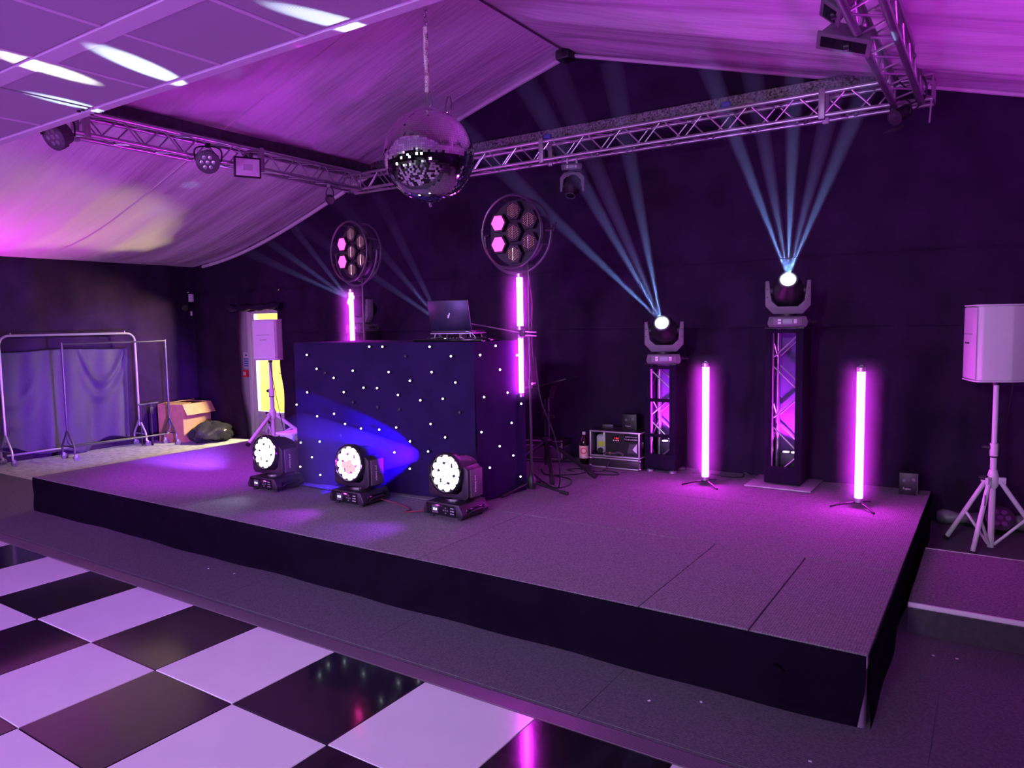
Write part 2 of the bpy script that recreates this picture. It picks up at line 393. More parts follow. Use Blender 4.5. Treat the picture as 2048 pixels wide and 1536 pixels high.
# lap seams between lengths of lining on the left slope
for i, y in enumerate((4.75, 2.35)):
    b = B(); f = slope(-1); pts = [f(u, (y-YF)/(YB-YF)) for u in [0.03+0.047*k for k in range(20)]]
    b.path([(p[0], p[1], p[2]-0.004) for p in pts], 0.007, n=6, sub=2)
    struct(part('trim_%d' % (7+i), b, tape, None, 40), 'lap seam between two lengths of roof lining')

# ------------------------------------------------------------------ steel beams above the trusses
b = B(); b.box((-6.5, 2.4, 3.60), (0.10, 8.6, 0.10), 0.006)
struct(part('trim_9', b, STEELD, None, None), 'dark steel beam over the left truss')
SPECK = mat('galvanised_speckle', (0.16, 0.14, 0.16), 0.5, 0.6, noise=0.95, nscale=55)
b = B(); b.box((-3.6, 6.83, 3.64), (6.5, 0.05, 0.14), 0.005)
struct(part('trim_10', b, SPECK, None, None), 'speckled galvanised beam above the back truss')

# ------------------------------------------------------------------ doorway and the lit room behind it
PVC = mat('white_pvc', (0.72, 0.70, 0.70), 0.4)
WOOD = mat('yellow_pine', (0.80, 0.44, 0.02), 0.5, noise=0.25, nscale=6, stretch=(6, 1, 0.6))
CREAM = mat('cream_wall', (0.80, 0.58, 0.10), 0.7, noise=0.05, nscale=3)
d = bpy.data.objects.new('door_1', None); COL.objects.link(d); d.location = (0, 7.10, 0); struct(d, 'white glazed door standing in the gap of the black drape')
b = B()
for x in (-9.43, -8.50): b.box((x, 0, 1.02), (0.075, 0.08, 2.04), 0.006)
b.box((-8.965, 0, 2.03), (1.0, 0.08, 0.08), 0.006); b.box((-8.965, 0, 0.04), (0.86, 0.10, 0.08), 0.006)
part('door_frame', b, PVC, d)
b = B()
for x in (-9.345, -8.585): b.box((x, 0.01, 1.03), (0.07, 0.06, 1.88), 0.006)
b.box((-8.965, 0.01, 1.935), (0.70, 0.06, 0.075), 0.006); b.box((-8.965, 0.01, 0.40), (0.70, 0.06, 0.075), 0.006); b.box((-8.965, 0.01, 0.125), (0.70, 0.06, 0.07), 0.006)
part('door_leaf', b, PVC, d)
b = B(); b.box((-8.965, 0.02, 0.26), (0.69, 0.025, 0.20)); b.box((-8.965, 0.004, 0.26), (0.58, 0.02, 0.13), 0.008)
part('door_panel', b, PVC, d)
GLASS = bpy.data.materials.new('clear_glass'); GLASS.use_nodes = True
_nt = GLASS.node_tree; _nt.nodes.clear()
_o = _nt.nodes.new('ShaderNodeOutputMaterial'); _mx = _nt.nodes.new('ShaderNodeMixShader'); _tr = _nt.nodes.new('ShaderNodeBsdfTransparent'); _gl = _nt.nodes.new('ShaderNodeBsdfGlossy')
_gl.inputs['Roughness'].default_value = 0.03; _mx.inputs[0].default_value = 0.06; _tr.inputs[0].default_value = (0.95, 0.96, 0.95, 1)
_nt.links.new(_tr.outputs[0], _mx.inputs[1]); _nt.links.new(_gl.outputs[0], _mx.inputs[2]); _nt.links.new(_mx.outputs[0], _o.inputs[0])
part('door_pane', B().box((-8.965, 0.01, 1.17), (0.69, 0.006, 1.47)), GLASS, d, None)
b = B(); b.box((-8.66, -0.03, 1.0), (0.03, 0.015, 0.16), 0.004); b.box((-8.69, -0.06, 1.02), (0.11, 0.02, 0.02), 0.006); part('door_handle', b, CHROME, d)
text('door_sticker', 'NO EXIT', 0.055, mat('grey_print', (0.25, 0.25, 0.28), 0.6), d, (-9.16, -0.002, 0.925), (PI/2, 0, 0))
# reveal beside the door with a notice and a red call point
b = B(); b.box((-9.75, 7.13, 1.03), (0.57, 0.05, 2.06), 0.004); struct(part('wall_reveal', b, mat('reveal_paint', (0.42, 0.40, 0.42), 0.6), None), 'pale grey reveal beside the glazed door')
t = thing('notice', 'small white fire notice with blue print beside the door', 'sign', (-9.56, 7.10, 1.20))
part('board', B().box((0, 0, 0), (0.15, 0.006, 0.24), 0.002), WHITEP, t)
bl = mat('blue_print', (0.05, 0.12, 0.45), 0.6)
for k in range(4): part('printed_line', B().box((0, -0.004, 0.02-k*0.035), (0.12, 0.002, 0.02)), bl, t, None)
part('pictogram', B().prism([(-0.02, -0.02), (0.02, -0.02), (0, 0.022)], 0, 0.002, RX(PI/2)), mat('black_print', (0.02, 0.02, 0.02), 0.6), t, None, (0, -0.003, 0.085))
t = thing('call_point', 'red fire alarm call point box beside the door', 'alarm', (-9.56, 7.10, 1.00))
part('housing', B().box((0, -0.02, 0), (0.10, 0.05, 0.11), 0.008), mat('red_plastic', (0.75, 0.03, 0.04), 0.4), t); part('glass_window', B().box((0, -0.047, 0.0), (0.06, 0.004, 0.05)), PVC, t, None)
# the room behind: boarded pine wall, cream side walls, ceiling lamp
bk = bpy.data.objects.new('wall_beyond', None); COL.objects.link(bk); struct(bk, 'pine boarded wall of the lit room behind the door')
for k in range(16):
    part('plank', B().box((0, 0, 0), (0.145, 0.02, 2.5), 0.005), WOOD, bk, None, (-10.35+k*0.15, 8.9, 1.25))
b = B(); b.box((-10.5, 8.05, 1.25), (0.05, 1.75, 2.5)); struct(part('wall_beyond_left', b, CREAM, None, None), 'cream side wall of the lit room')
b = B(); b.box((-8.02, 8.05, 1.25), (0.05, 1.75, 2.5)); struct(part('wall_beyond_right', b, CREAM, None, None), 'cream right wall of the lit room')
b = B(); b.box((-9.25, 8.05, 2.45), (2.5, 1.75, 0.05)); struct(part('ceiling_beyond', b, CREAM, None, None), 'cream ceiling of the lit room')
t = thing('radiator', 'small white heater standing behind the glass door', 'heater', (-8.66, 8.2, 0.0))
part('body', B().box((0, 0, 0.42), (0.24, 0.2, 0.84), 0.03), PVC, t)
for k in range(5): part('vent_slot', B().box((0, -0.102, 0.30+k*0.08), (0.17, 0.006, 0.03)), GREYD, t, None)
part('picture_rail', B().box((-9.25, 8.87, 1.08), (2.4, 0.03, 0.05), 0.004), mat('rail_wood', (0.45, 0.25, 0.06), 0.5), bk)
lamp('back_room_lamp', 'POINT', (-8.42, 7.46, 1.78), 700, (1.0, 0.84, 0.50), size=0.12)
lamp('back_room_floor_lamp', 'POINT', (-9.0, 8.35, 0.95), 560, (1.0, 0.80, 0.30), size=0.12)  # added point light that warms the roof lining through the doorway

# ------------------------------------------------------------------ stage
t = thing('stage_platform', 'low carpeted stage of bolted decks with a black skirt', 'stage', (0, 0, 0))
xs = [SX0, -5.24, -2.82, SX1]; ys = [SY0, 4.36, 5.45, SY1]
deckcache = {}
for i in range(3):
    for j in range(3):
        cells = [(xs[i], xs[i+1], ys[j], ys[j+1])]
        if i == 2 and j == 0: cells = [(xs[2], -1.41, ys[0], ys[1]), (-1.41, -0.885, ys[0], ys[1]), (-0.885, xs[3], ys[0], ys[1])]
        for x0, x1, y0, y1 in cells:
            part('deck', B().box((0, 0, 0), (x1-x0-0.006, y1-y0-0.006, 0.06), 0.004), CARPET_STAGE, t, None, ((x0+x1)/2, (y0+y1)/2, SZ-0.03+random.uniform(-0.0015, 0.0015)))
part('deck_frame', B().box(((SX0+SX1)/2, (SY0+SY1)/2, SZ-0.075), (SX1-SX0-0.05, SY1-SY0-0.05, 0.03)), BLACKM, t, None)
def skirt(p0, p1, gapend=0.0):
    p0 = Vector(p0); p1 = Vector(p1); dv = p1-p0; L = dv.length; tn = dv/L; nr = Vector((tn.y, -tn.x, 0)); N = int(L*16)
    b = B()
    def fn(u, v):
        s = u*L; z = (SZ-0.004)*(1-v)+0.003*v
        w_ = v*(0.008*math.sin(3.1*s)+0.006*math.sin(8.3*s+1)) + 0.004*math.sin(v*9+s*2.0)
        sh = tn*(-gapend*max(0, v-0.45)/0.55) if u > 0.999 else Vector((0, 0, 0))
        return Vector((p0.x, p0.y, 0))+tn*s+sh+nr*(0.004+w_)+Vector((0, 0, z))
    b.grid(fn, N, 8); b.solid(0.003)
    return part('skirt', b, SKIRT, t, 0)
skirt((SX0, SY0, 0), (SX1-0.008, SY0, 0), 0.03); skirt((SX1, SY0+0.008, 0), (SX1, SY1, 0)); skirt((SX0, SY1, 0), (SX0, SY0, 0))
for x in (SX0+0.05, -5.24, -2.82, SX1-0.03):
    for y in (SY0+0.03, 4.36, 5.45, SY1-0.06): part('stage_leg', B().rod((0, 0, 0), (0, 0, SZ-0.06), 0.024), ALU, t, 40, (x, y, 0))

# ------------------------------------------------------------------ side step
t = thing('step_platform', 'black carpeted step with a white nosing beside the stage', 'step')
part('tread', B().box((1.1, 4.90, 0.155), (2.92, 1.10, 0.03), 0.003), mat('step_carpet', (0.15, 0.14, 0.15), 0.95, noise=0.45, nscale=70, bump=0.3, bscale=160), t, None)
part('riser', B().box((1.1, 4.37, 0.07), (2.92, 0.02, 0.14)), mat('step_riser', (0.045, 0.042, 0.048), 0.8, noise=0.2, nscale=20), t, None)
part('back_riser', B().box((1.1, 5.43, 0.07), (2.92, 0.02, 0.14)), BLACKP, t, None)
part('nosing', B().box((1.1, 4.350, 0.160), (2.92, 0.022, 0.026), 0.006), WHITEP, t, None)
part('rear_edge', B().box((1.1, 5.455, 0.165), (2.92, 0.012, 0.016), 0.004), ALU_D, t, None)

# ------------------------------------------------------------------ chequered dance floor
WT = mat('white_acrylic', (0.78, 0.76, 0.78), 0.14, noise=0.03, nscale=4, coat=0.3)
BT = mat('black_acrylic', (0.010, 0.009, 0.011), 0.10, coat=0.4)
TS, TX0, TY0, TZ = 0.6104, -5.8664, 2.5397, 0.020
t = thing('dance_floor', 'glossy black and white chequered dance floor', 'dance floor')
tw = B().box((0, 0, 0), (TS-0.004, TS-0.004, 0.02), 0.0025, seg=1).mesh('tile_white', WT)
tb = B().box((0, 0, 0), (TS-0.004, TS-0.004, 0.02), 0.0025, seg=1).mesh('tile_black', BT)
part('underlay', B().box((TX0+TS*4.5, TY0-TS*5, 0.004), (TS*15, TS*10, 0.008)), BLACKP, t, None)
for i in range(-3, 12):
    for j in range(10):
        link('tile', tw if (i+j) % 2 == 0 else tb, t, (TX0+TS*(i+.5), TY0-TS*(j+.5), TZ-0.01+random.uniform(-.0008, .0008)), (random.uniform(-.0007, .0007), random.uniform(-.0007, .0007), 0))
RAMP = ribbed('ramp_aluminium', (0.50, 0.47, 0.50), 1, 0.0125, 0.006, 0.38, 0.75, 0.45)
b = B(); b.prism([(0.0, 0.0), (0.118, 0.0), (0.118, 0.003), (0.012, 0.020), (0.0, 0.020)], -TS*7.5, TS*7.5, Matrix(((0, 0, 1, 0), (1, 0, 0, 0), (0, 1, 0, 0), (0, 0, 0, 1))))
part('edge_ramp', b, RAMP, t, None, (TX0+TS*4.5, TY0+0.002, 0.001))

# ------------------------------------------------------------------ suspended mesh panels over the dance floor
PM = ribbed('panel_mesh', (0.52, 0.48, 0.55), 0, 0.0115, 0.004, 0.55, 0.0, 0.62)
PF = mat('panel_frame', (0.70, 0.66, 0.72), 0.5)
PZ = 3.06
t = thing('ceiling_panel_grid', 'suspended grid of pale mesh panels hung over the dance floor', 'ceiling panel')
px0 = -4.705
rows = [2.462-0.61*k for k in range(6)]
cx = [px0+0.645*k for k in range(-3, 9)]
pmesh = B().box((0, 0, 0), (0.615, 0.50, 0.02), 0.002, seg=1).mesh('mesh_panel', PM)
for k, yr in enumerate(rows):
    for a, x in enumerate(cx[:-1]):
        link('mesh_panel', pmesh, t, (x+0.3225, yr-0.25-0.006, PZ+0.012))
        if a: part('rib', B().box((0, 0, 0), (0.026, 0.50, 0.025), 0.002, seg=1), PF, t, None, (x, yr-0.256, PZ+0.010)) if abs(x-px0) > 0.01 else None
    part('frame_rail', B().box((0, 0, 0), (cx[-1]-px0-0.012, 0.10, 0.03), 0.003), PF, t, None, ((cx[-1]+px0)/2+0.006, yr-0.555, PZ+0.012))
    part('frame_rail', B().box((0, 0, 0), (px0-cx[0]-0.012, 0.10, 0.03), 0.003), PF, t, None, ((cx[0]+px0)/2-0.006, yr-0.555, PZ+0.012))
for x0, x1 in ((px0+0.006, cx[-1]), (cx[0], px0-0.006)):
    part('edge_rail', B().box((0, 0, 0), (x1-x0, 0.062, 0.04), 0.003), PF, t, None, ((x0+x1)/2, 2.500, PZ+0.015))
for x in (px0-0.06, px0-0.11): 
    for y in (2.44, 2.52): part('bolt', B().rod((0, 0, 0), (0, 0, 0.01), 0.012, n=8), BLACKM, t, None, (x, y, PZ-0.008))
part('backing', B().box(((cx[0]+cx[-1])/2, 0.65, PZ+0.045), (cx[-1]-cx[0], 3.75, 0.02)), mat('panel_backing', (0.35, 0.32, 0.38), 0.8), t, None)
for x in (-6.2, -4.9, -1.2, 0.2):
    for y in (2.3, -0.9): rodpart('suspension_rod', (x, y, PZ+0.05), (x, y, roofz(x)-0.02), 0.006, ALU, t)

# ------------------------------------------------------------------ lighting trusses
def truss(label, p0, p1, a=0.18, rc=0.0185, rb=0.0075, pitch=0.19, z=3.33):
    """box truss; p0,p1 = xy of the centre line, z = bottom chord centre"""
    t = thing('lighting_truss', label, 'truss', (p0[0], p0[1], z), group=None)
    d = Vector((p1[0]-p0[0], p1[1]-p0[1], 0)); L = d.length; d.normalize(); s = Vector((d.y, -d.x, 0)); h = a/2
    U = Vector((0, 0, 1))
    cs = [s*h, s*-h, s*h+U*a, s*-h+U*a]
    for c in cs: rodpart('chord', c, c+d*L, rc, ALU, t, 14)
    n = int(L/pitch); st = L/n
    faces = [(cs[0], cs[2]), (cs[1], cs[3]), (cs[0], cs[1]), (cs[2], cs[3])]
    for fi, (A, C_) in enumerate(faces):
        for k in range(n):
            lo, hi = (A, C_) if (k+fi) % 2 == 0 else (C_, A)
            rodpart('brace', lo+d*(st*k+0.012), hi+d*(st*(k+1)-0.012), rb, ALU, t, 8)
    for e in (0.0, L):
        for A, C_ in faces: rodpart('end_brace', A+d*e, C_+d*e, rb*1.3, ALU, t, 8)
    return t
tb_ = truss('aluminium box truss spanning the back wall above the stage', (-6.72, 6.59), (-0.47, 6.59))
tl_ = truss('aluminium box truss along the left side carrying wash cans', (-6.5, -1.2), (-6.5, 6.47))
tr_ = truss('aluminium box truss at the right carrying two floodlights', (-0.63, -1.2), (-0.63, 6.46), z=3.30, rc=0.023)
# clamps joining truss lengths on the back truss
for k, x in enumerate((-3.9, -1.25)):
    b = B(); b.box((x-(-6.72), -0.0905, 0.09), (0.05, 0.05, 0.24), 0.006); part('splice_plate', b, ALU_D, tb_)
    b = B(); b.box((x-(-6.72), 0.0905, 0.09), (0.05, 0.05, 0.24), 0.006); part('splice_plate', b, ALU_D, tb_)
for y in (5.05, 3.3):
    for sx in (-0.09, 0.09): part('splice_plate', B().box((sx, y+1.2, 0.09), (0.05, 0.05, 0.24), 0.006), ALU_D, tl_)

# ================================================================== OBJECTS
TUBE = emis('led_tube_glow', (0.85, 0.024, 1.0), 95.0)
PINKLENS = emis('pink_lens_glow', (1.0, 0.035, 0.38), 6.0)
BEAMLENS = emis('beam_lens_glow', (0.72, 1.0, 0.92), 14.0)
WASHLENS = emis('wash_lens_glow', (0.95, 0.86, 1.0), 3.0)
WASHPINK = emis('wash_pink_glow', (1.0, 0.42, 0.52), 1.5)
STAR = emis('star_glow', (0.80, 1.0, 1.0), 9.0)
DISPLAY = emis('display_glow', (0.75, 0.80, 1.0), 1.6)
DISPDIM = mat('display_dim', (0.20, 0.20, 0.26), 0.25, emit=(0.5, 0.5, 0.7), es=0.08)
REDLED = emis('red_led_glow', (1.0, 0.05, 0.08), 2.5)

# ------------------------------------------------------------------ star-cloth DJ booth
CLOTH = mat('star_cloth', (0.017, 0.008, 0.043), 0.8, spec=0.08, noise=0.2, nscale=4, bump=0.1, bscale=14)
FA, FB, FC_ = Vector((-5.15, 4.32, 0)), Vector((-3.30, 4.47, 0)), Vector((-3.20, 5.02, 0))
BTOP = 1.555
t = thing('dj_booth', 'dj booth covered by a black cloth dotted with small star lights', 'dj booth', (0, 0, 0))
def clothface(A, C, n, seed, bulge):
    dv = C-A; L = dv.length; tn = dv/L; nr = Vector((tn.y, -tn.x, 0)); b = B()
    def fn(u, v):
        z = SZ+0.004+(BTOP-SZ-0.004)*v; s = u*L
        dn = 0.010*math.sin(4.2*s+seed)*(1-v)+0.006*math.sin(11*s+2*v+seed)*(1-0.5*v)+bulge*math.sin(PI*u)*(1-v)*0.6
        dn += 0.012*math.exp(-((v-0.55-0.25*(u-.5))**2)/0.004)*math.sin(PI*u)*0.6
        return A+tn*s+nr*dn+Vector((0, 0, z))
    b.grid(fn, n, 30); return b, nr
f1, n1 = clothface(FA, FB, 60, 0.3, 0.015); part('front_cloth', f1, CLOTH, t, 0)
f2, n2 = clothface(FB, FC_, 24, 1.7, 0.02); part('side_cloth', f2, CLOTH, t, 0)
f3, n3 = clothface(Vector((-5.10, 5.05, 0)), FA, 20, 2.7, 0.01); part('side_cloth', f3, CLOTH, t, 0)
b = B(); b.prism([(FA.x, FA.y), (FB.x, FB.y), (FC_.x, FC_.y), (-5.10, 5.05)], BTOP-0.012, BTOP+0.004); part('table_top', b, CLOTH, t, 40)
for x, y in ((-5.0, 4.45), (-3.45, 4.55), (-3.4, 4.9), (-5.0, 4.95)): rodpart('table_leg', (x, y, SZ), (x, y, BTOP-0.02), 0.018, BLACKM, t)
starm = B().sph((0, 0, 0), 0.0075, 8, 6).mesh('star_light', STAR, 0)
bezm = B().lathe([(0.013, 0.0), (0.013, 0.003), (0.008, 0.005)], 10).mesh('star_bezel', BLACKP, 30)
front = [(.094,1.454),(.152,1.335),(.087,1.129),(.017,1.017),(.144,.925),(.254,1.262),(.311,1.143),(.248,.955),(.312,.874),(.368,1.326),(.427,1.187),(.503,1.187),(.467,1.526),(.54,1.526),(.57,1.321),(.683,1.255),(.617,1.138),(.735,1.103),(.404,.845),(.508,.846),(.602,.873),(.674,.768),(.588,.668),(.79,1.543),(.797,1.328),(.896,1.453),(.915,1.252),(.85,1.123),(.785,.919),(.857,.821),(.768,.699),(.669,.546),(.033,.682),(.153,.705),(.101,.562),(.024,.466),(.149,.412)]
side = [(.057,1.461),(.356,1.529),(.781,1.442),(.433,1.338),(.577,1.152),(.855,1.05),(.114,1.139),(.648,.907),(.052,.873),(.399,.738),(.671,.643),(.198,.585),(.815,.458)]
for lst, A, C, nr in ((front, FA, FB, n1), (side, FB, FC_, n2)):
    for u, z in lst:
        p = A+(C-A)*u+nr*0.030; p.z = min(z, BTOP-0.03)
        o = link('star_light', starm, t, p); 
        o2 = link('star_bezel', bezm, o, (0, 0, 0)); o2.rotation_mode = 'QUATERNION'; o2.rotation_quaternion = nr.to_track_quat('Z', 'Y'); o2.location = -nr*0.008
for u, z in ((.2, 1.30), (.28, .77), (.45, .60), (.62, 1.02), (.66, 1.45), (.36, 1.06), (.5, 1.03), (.93, 1.02)):     # dark stars between
    p = FA+(FB-FA)*u+n1*0.026; p.z = z; o = link('unlit_star', bezm, t, p); o.rotation_mode = 'QUATERNION'; o.rotation_quaternion = n1.to_track_quat('Z', 'Y')
# pale end board of the booth, behind the left wash head
t = thing('plinth', 'white end board standing at the left end of the star cloth', 'plinth', (-5.30, 4.50, SZ), math.radians(4))
part('board', B().box((0, 0, 0.205), (0.16, 0.40, 0.41), 0.006), WHITEP, t); part('top_board', B().box((-0.01, 0, 0.42), (0.20, 0.44, 0.02), 0.005), WHITEP, t)

# ------------------------------------------------------------------ on the booth: laptop on a stand, controller, cable
NAVY = mat('laptop_lid', (0.014, 0.014, 0.034), 0.32, 0.2)
t = thing('dj_controller', 'flat black dj controller lying on the booth edge', 'mixer', (-3.62, 4.66, BTOP+0.004), math.radians(4))
part('body', B().box((0, 0, 0.012), (0.66, 0.26, 0.024), 0.005), BLACKG, t)
for x in (-0.2, 0.2): part('jog_wheel', B().rod((x, 0, 0.024), (x, 0, 0.034), 0.07, n=24), BLACKM, t, 40)
for k in range(4): part('fader', B().box((-0.045+k*0.03, -0.05, 0.029), (0.012, 0.02, 0.01), 0.002), GREYP, t, None)
t = thing('laptop_stand', 'thin folding metal stand under the laptop', 'laptop stand', (-3.64, 4.72, BTOP+0.004), math.radians(10))
part('platform', B().box((0, 0, 0.065), (0.38, 0.25, 0.008), 0.002), ALU_D, t)
for x in (-0.17, 0.17):
    for y in (-0.1, 0.1): rodpart('leg', (x, y, 0.0), (x*0.9, y, 0.064), 0.005, ALU_D, t)
t = thing('laptop', 'dark navy open laptop with a small pale emblem on the booth', 'laptop', (-3.64, 4.72, BTOP+0.075), math.radians(10))
part('base', B().box((0, 0.0, 0.008), (0.36, 0.25, 0.016), 0.004), BLACKP, t)
scr = B(); LM = TR(0, -0.118, 0.016) @ RX(math.radians(14))
scr.box((0, 0, 0.122), (0.36, 0.010, 0.244), 0.004, LM)
part('screen_lid', scr, NAVY, t)
part('screen', B().box((0, 0.006, 0.125), (0.33, 0.002, 0.21), 0, LM), DISPDIM, t, None)
part('emblem', B().prism([(-0.016, -0.020), (-0.004, -0.022), (0.014, 0.018), (0.004, 0.022), (0.000, 0.008), (-0.010, 0.004)], 0, 0.002, LM @ TR(0.0, -0.0065, 0.125) @ RX(PI/2)), mat('emblem_silver', (0.75, 0.70, 0.76), 0.3), t, None)
part('keyboard', B().box((0, 0.01, 0.0165), (0.31, 0.12, 0.002)), BLACKG, t, None)
b = B(); b.path([(-3.47, 4.60, BTOP+0.085), (-3.40, 4.56, BTOP+0.075), (-3.37, 4.58, BTOP+0.04), (-3.42, 4.60, BTOP+0.008), (-3.50, 4.56, BTOP+0.04)], 0.003, n=6)
tag(part('usb_cable', b, WHITEP, None, 40), 'thin white cable looping off the laptop', 'cable')

# ------------------------------------------------------------------ stands with round retro lamps and LED tubes
GOLD = mat('honeycomb_gold', (0.95, 0.82, 0.26), 0.35, 0.15)
HOUS = mat('lamp_housing', (0.016, 0.014, 0.018), 0.5)
RINGM = mat('ring_metal', (0.10, 0.09, 0.11), 0.3, 0.6)
def hexa(r, off=0.0): return [(r*math.cos(PI/3*k+off), r*math.sin(PI/3*k+off)) for k in range(6)]
def retro(label, loc, rotz, R=0.285):
    """round seven-cell lamp; its face looks along local -Y"""
    t = thing('retro_lamp', label, 'lamp', loc, rotz, 'round seven cell lamps above the booth')
    F = RX(PI/2)                                   # local Z of the disc -> world -Y
    rg = B(); rg.torus(R, 0.0085, 48, 8, M=F); part('front_ring', rg, RINGM, t)
    rg = B(); rg.torus(R*0.96, 0.0085, 48, 8, M=TR(0, 0.17, 0) @ F); part('rear_ring', rg, RINGM, t)
    for k in range(8):
        a = PI/8+k*PI/4; c, s = math.cos(a), math.sin(a)
        rodpart('ring_strut', (R*c, 0, R*s), (R*0.96*c, 0.17, R*0.96*s), 0.005, RINGM, t)
    part('back_plate', B().lathe([(R*0.90, 0.0), (R*0.90, 0.03), (R*0.55, 0.06)], 40, M=TR(0, 0.075, 0) @ RX(-PI/2)), HOUS, t)
    yk = B(); yk.torus(R*1.13, 0.011, 30, 8, PI*1.0, PI*2.0, M=TR(0, 0.085, 0) @ RX(PI/2) @ Matrix.Diagonal((1, -1, 1, 1)) @ RZ(PI)); part('yoke', yk, RINGM, t)
    for s in (-1, 1):
        b = B(); b.rod((s*R*0.95, 0.085, 0), (s*R*1.22, 0.085, 0), 0.012); b.rod((s*R*1.20, 0.085, -0.004), (s*R*1.30, 0.085, 0.055), 0.006); part('clamp_lever', b, BLACKM, t)
    cells = [(0, 0)]+[(0.170*math.cos(PI/2+PI/3*k), 0.170*math.sin(PI/2+PI/3*k)) for k in range(6)]
    hm = B().prism(hexa(0.080), 0.0, 0.055).mesh('cell_housing', HOUS); lm = B().prism(hexa(0.064), 0.0, 0.006).mesh('lit_lens', PINKLENS)
    gb = B()
    for i in range(-5, 6):
        for j in range(-6, 7):
            x = i*0.0115; y = j*0.0132+(0.0066 if i % 2 else 0)
            if max(abs(x), abs(x*0.5+y*0.866), abs(-x*0.5+y*0.866)) < 0.055: gb.rod((x, y, 0.0), (x, y, 0.005), 0.0038, 0.003, n=5)
    gm = gb.mesh('honeycomb', GOLD)
    for k, (x, z) in enumerate(cells):
        h = link('lamp_cell', hm, t, (x, 0.085, z), (PI/2, 0, 0))
        if k in (2, 3):
            link('lit_lens', lm, h, (0, 0, 0.052))
        else:
            g = link('honeycomb', gm, h, (0, 0, 0.053)); g['kind'] = 'stuff'
            rodpart('bar_lamp', (0, -0.045, 0.060), (0, 0.045, 0.060), 0.0045, CHROME, h)
    return t
def halo_mat():
    m = bpy.data.materials.new('tube_haze'); m.use_nodes = True; nt = m.node_tree; nt.nodes.clear()
    o = nt.nodes.new('ShaderNodeOutputMaterial'); v = nt.nodes.new('ShaderNodeVolumeScatter'); v.inputs['Color'].default_value = (0.9, 0.9, 1.0, 1)
    tc = nt.nodes.new('ShaderNodeTexCoord'); sp = nt.nodes.new('ShaderNodeSeparateXYZ'); nt.links.new(tc.outputs['Object'], sp.inputs[0])
    cb = nt.nodes.new('ShaderNodeCombineXYZ'); nt.links.new(sp.outputs[0], cb.inputs[0]); nt.links.new(sp.outputs[1], cb.inputs[1])
    ln = nt.nodes.new('ShaderNodeVectorMath'); ln.operation = 'LENGTH'; nt.links.new(cb.outputs[0], ln.inputs[0])
    r = nt.nodes.new('ShaderNodeMapRange'); r.inputs[1].default_value = 0.02; r.inputs[2].default_value = HALO_R*0.98; r.inputs[3].default_value = 1; r.inputs[4].default_value = 0; nt.links.new(ln.outputs['Value'], r.inputs[0])
    pw = nt.nodes.new('ShaderNodeMath'); pw.operation = 'POWER'; pw.inputs[1].default_value = 2.0; nt.links.new(r.outputs[0], pw.inputs[0])
    mu = nt.nodes.new('ShaderNodeMath'); mu.operation = 'MULTIPLY'; mu.inputs[1].default_value = HALO_D; nt.links.new(pw.outputs[0], mu.inputs[0])
    s2 = nt.nodes.new('ShaderNodeSeparateXYZ'); nt.links.new(tc.outputs['Generated'], s2.inputs[0]); last = mu.outputs[0]
    for a, b_ in ((0.0, 0.10), (1.0, 0.90)):
        e = nt.nodes.new('ShaderNodeMapRange'); e.inputs[1].default_value = a; e.inputs[2].default_value = b_; nt.links.new(s2.outputs[2], e.inputs[0])
        k = nt.nodes.new('ShaderNodeMath'); k.operation = 'MULTIPLY'; nt.links.new(last, k.inputs[0]); nt.links.new(e.outputs[0], k.inputs[1]); last = k.outputs[0]
    nt.links.new(last, v.inputs['Density']); nt.links.new(v.outputs[0], o.inputs['Volume'])
    return m
HALO_R, HALO_D = 0.20, 1.15
TUBEBLOOM = halo_mat()
def tube_led(label, base, top, r=0.021, group=None, cat='led tube', back=0.0):
    """one glowing LED tube with metal end caps, standing upright from base to top"""
    t = thing('led_tube', label, cat, base, group=group); L = top
    part('glowing_tube', B().rod((0, 0, 0.035), (0, 0, L-0.035), r, n=18), TUBE, t)
    ch = B(); ch.prism([(1.04*r*math.cos(a), 1.04*r*math.sin(a)) for a in [math.radians(20+14*k) for k in range(11)]]+[(1.22*r*math.cos(a), 1.22*r*math.sin(a)) for a in [math.radians(160-14*k) for k in range(11)]], 0.035, L-0.035, RZ(back)); part('rear_channel', ch, ALU_D, t)  # unseen half shell, added so the tube lights only forwards
    part('end_cap', B().lathe([(r*0.8, 0.0), (r*1.12, 0.004), (r*1.12, 0.034), (r*0.9, 0.036)], 18), ALU, t)
    hz = part('haze', B().rod((0, 0, -0.03), (0, 0, L+0.07), HALO_R, n=24), TUBEBLOOM, t); hz['kind'] = 'stuff'  # scatter cylinder added to imitate lens bloom around the tube
    part('end_cap', B().lathe([(r*0.9, L-0.036), (r*1.12, L-0.034), (r*1.12, L-0.004), (r*0.8, L)], 18), ALU, t)
    return t
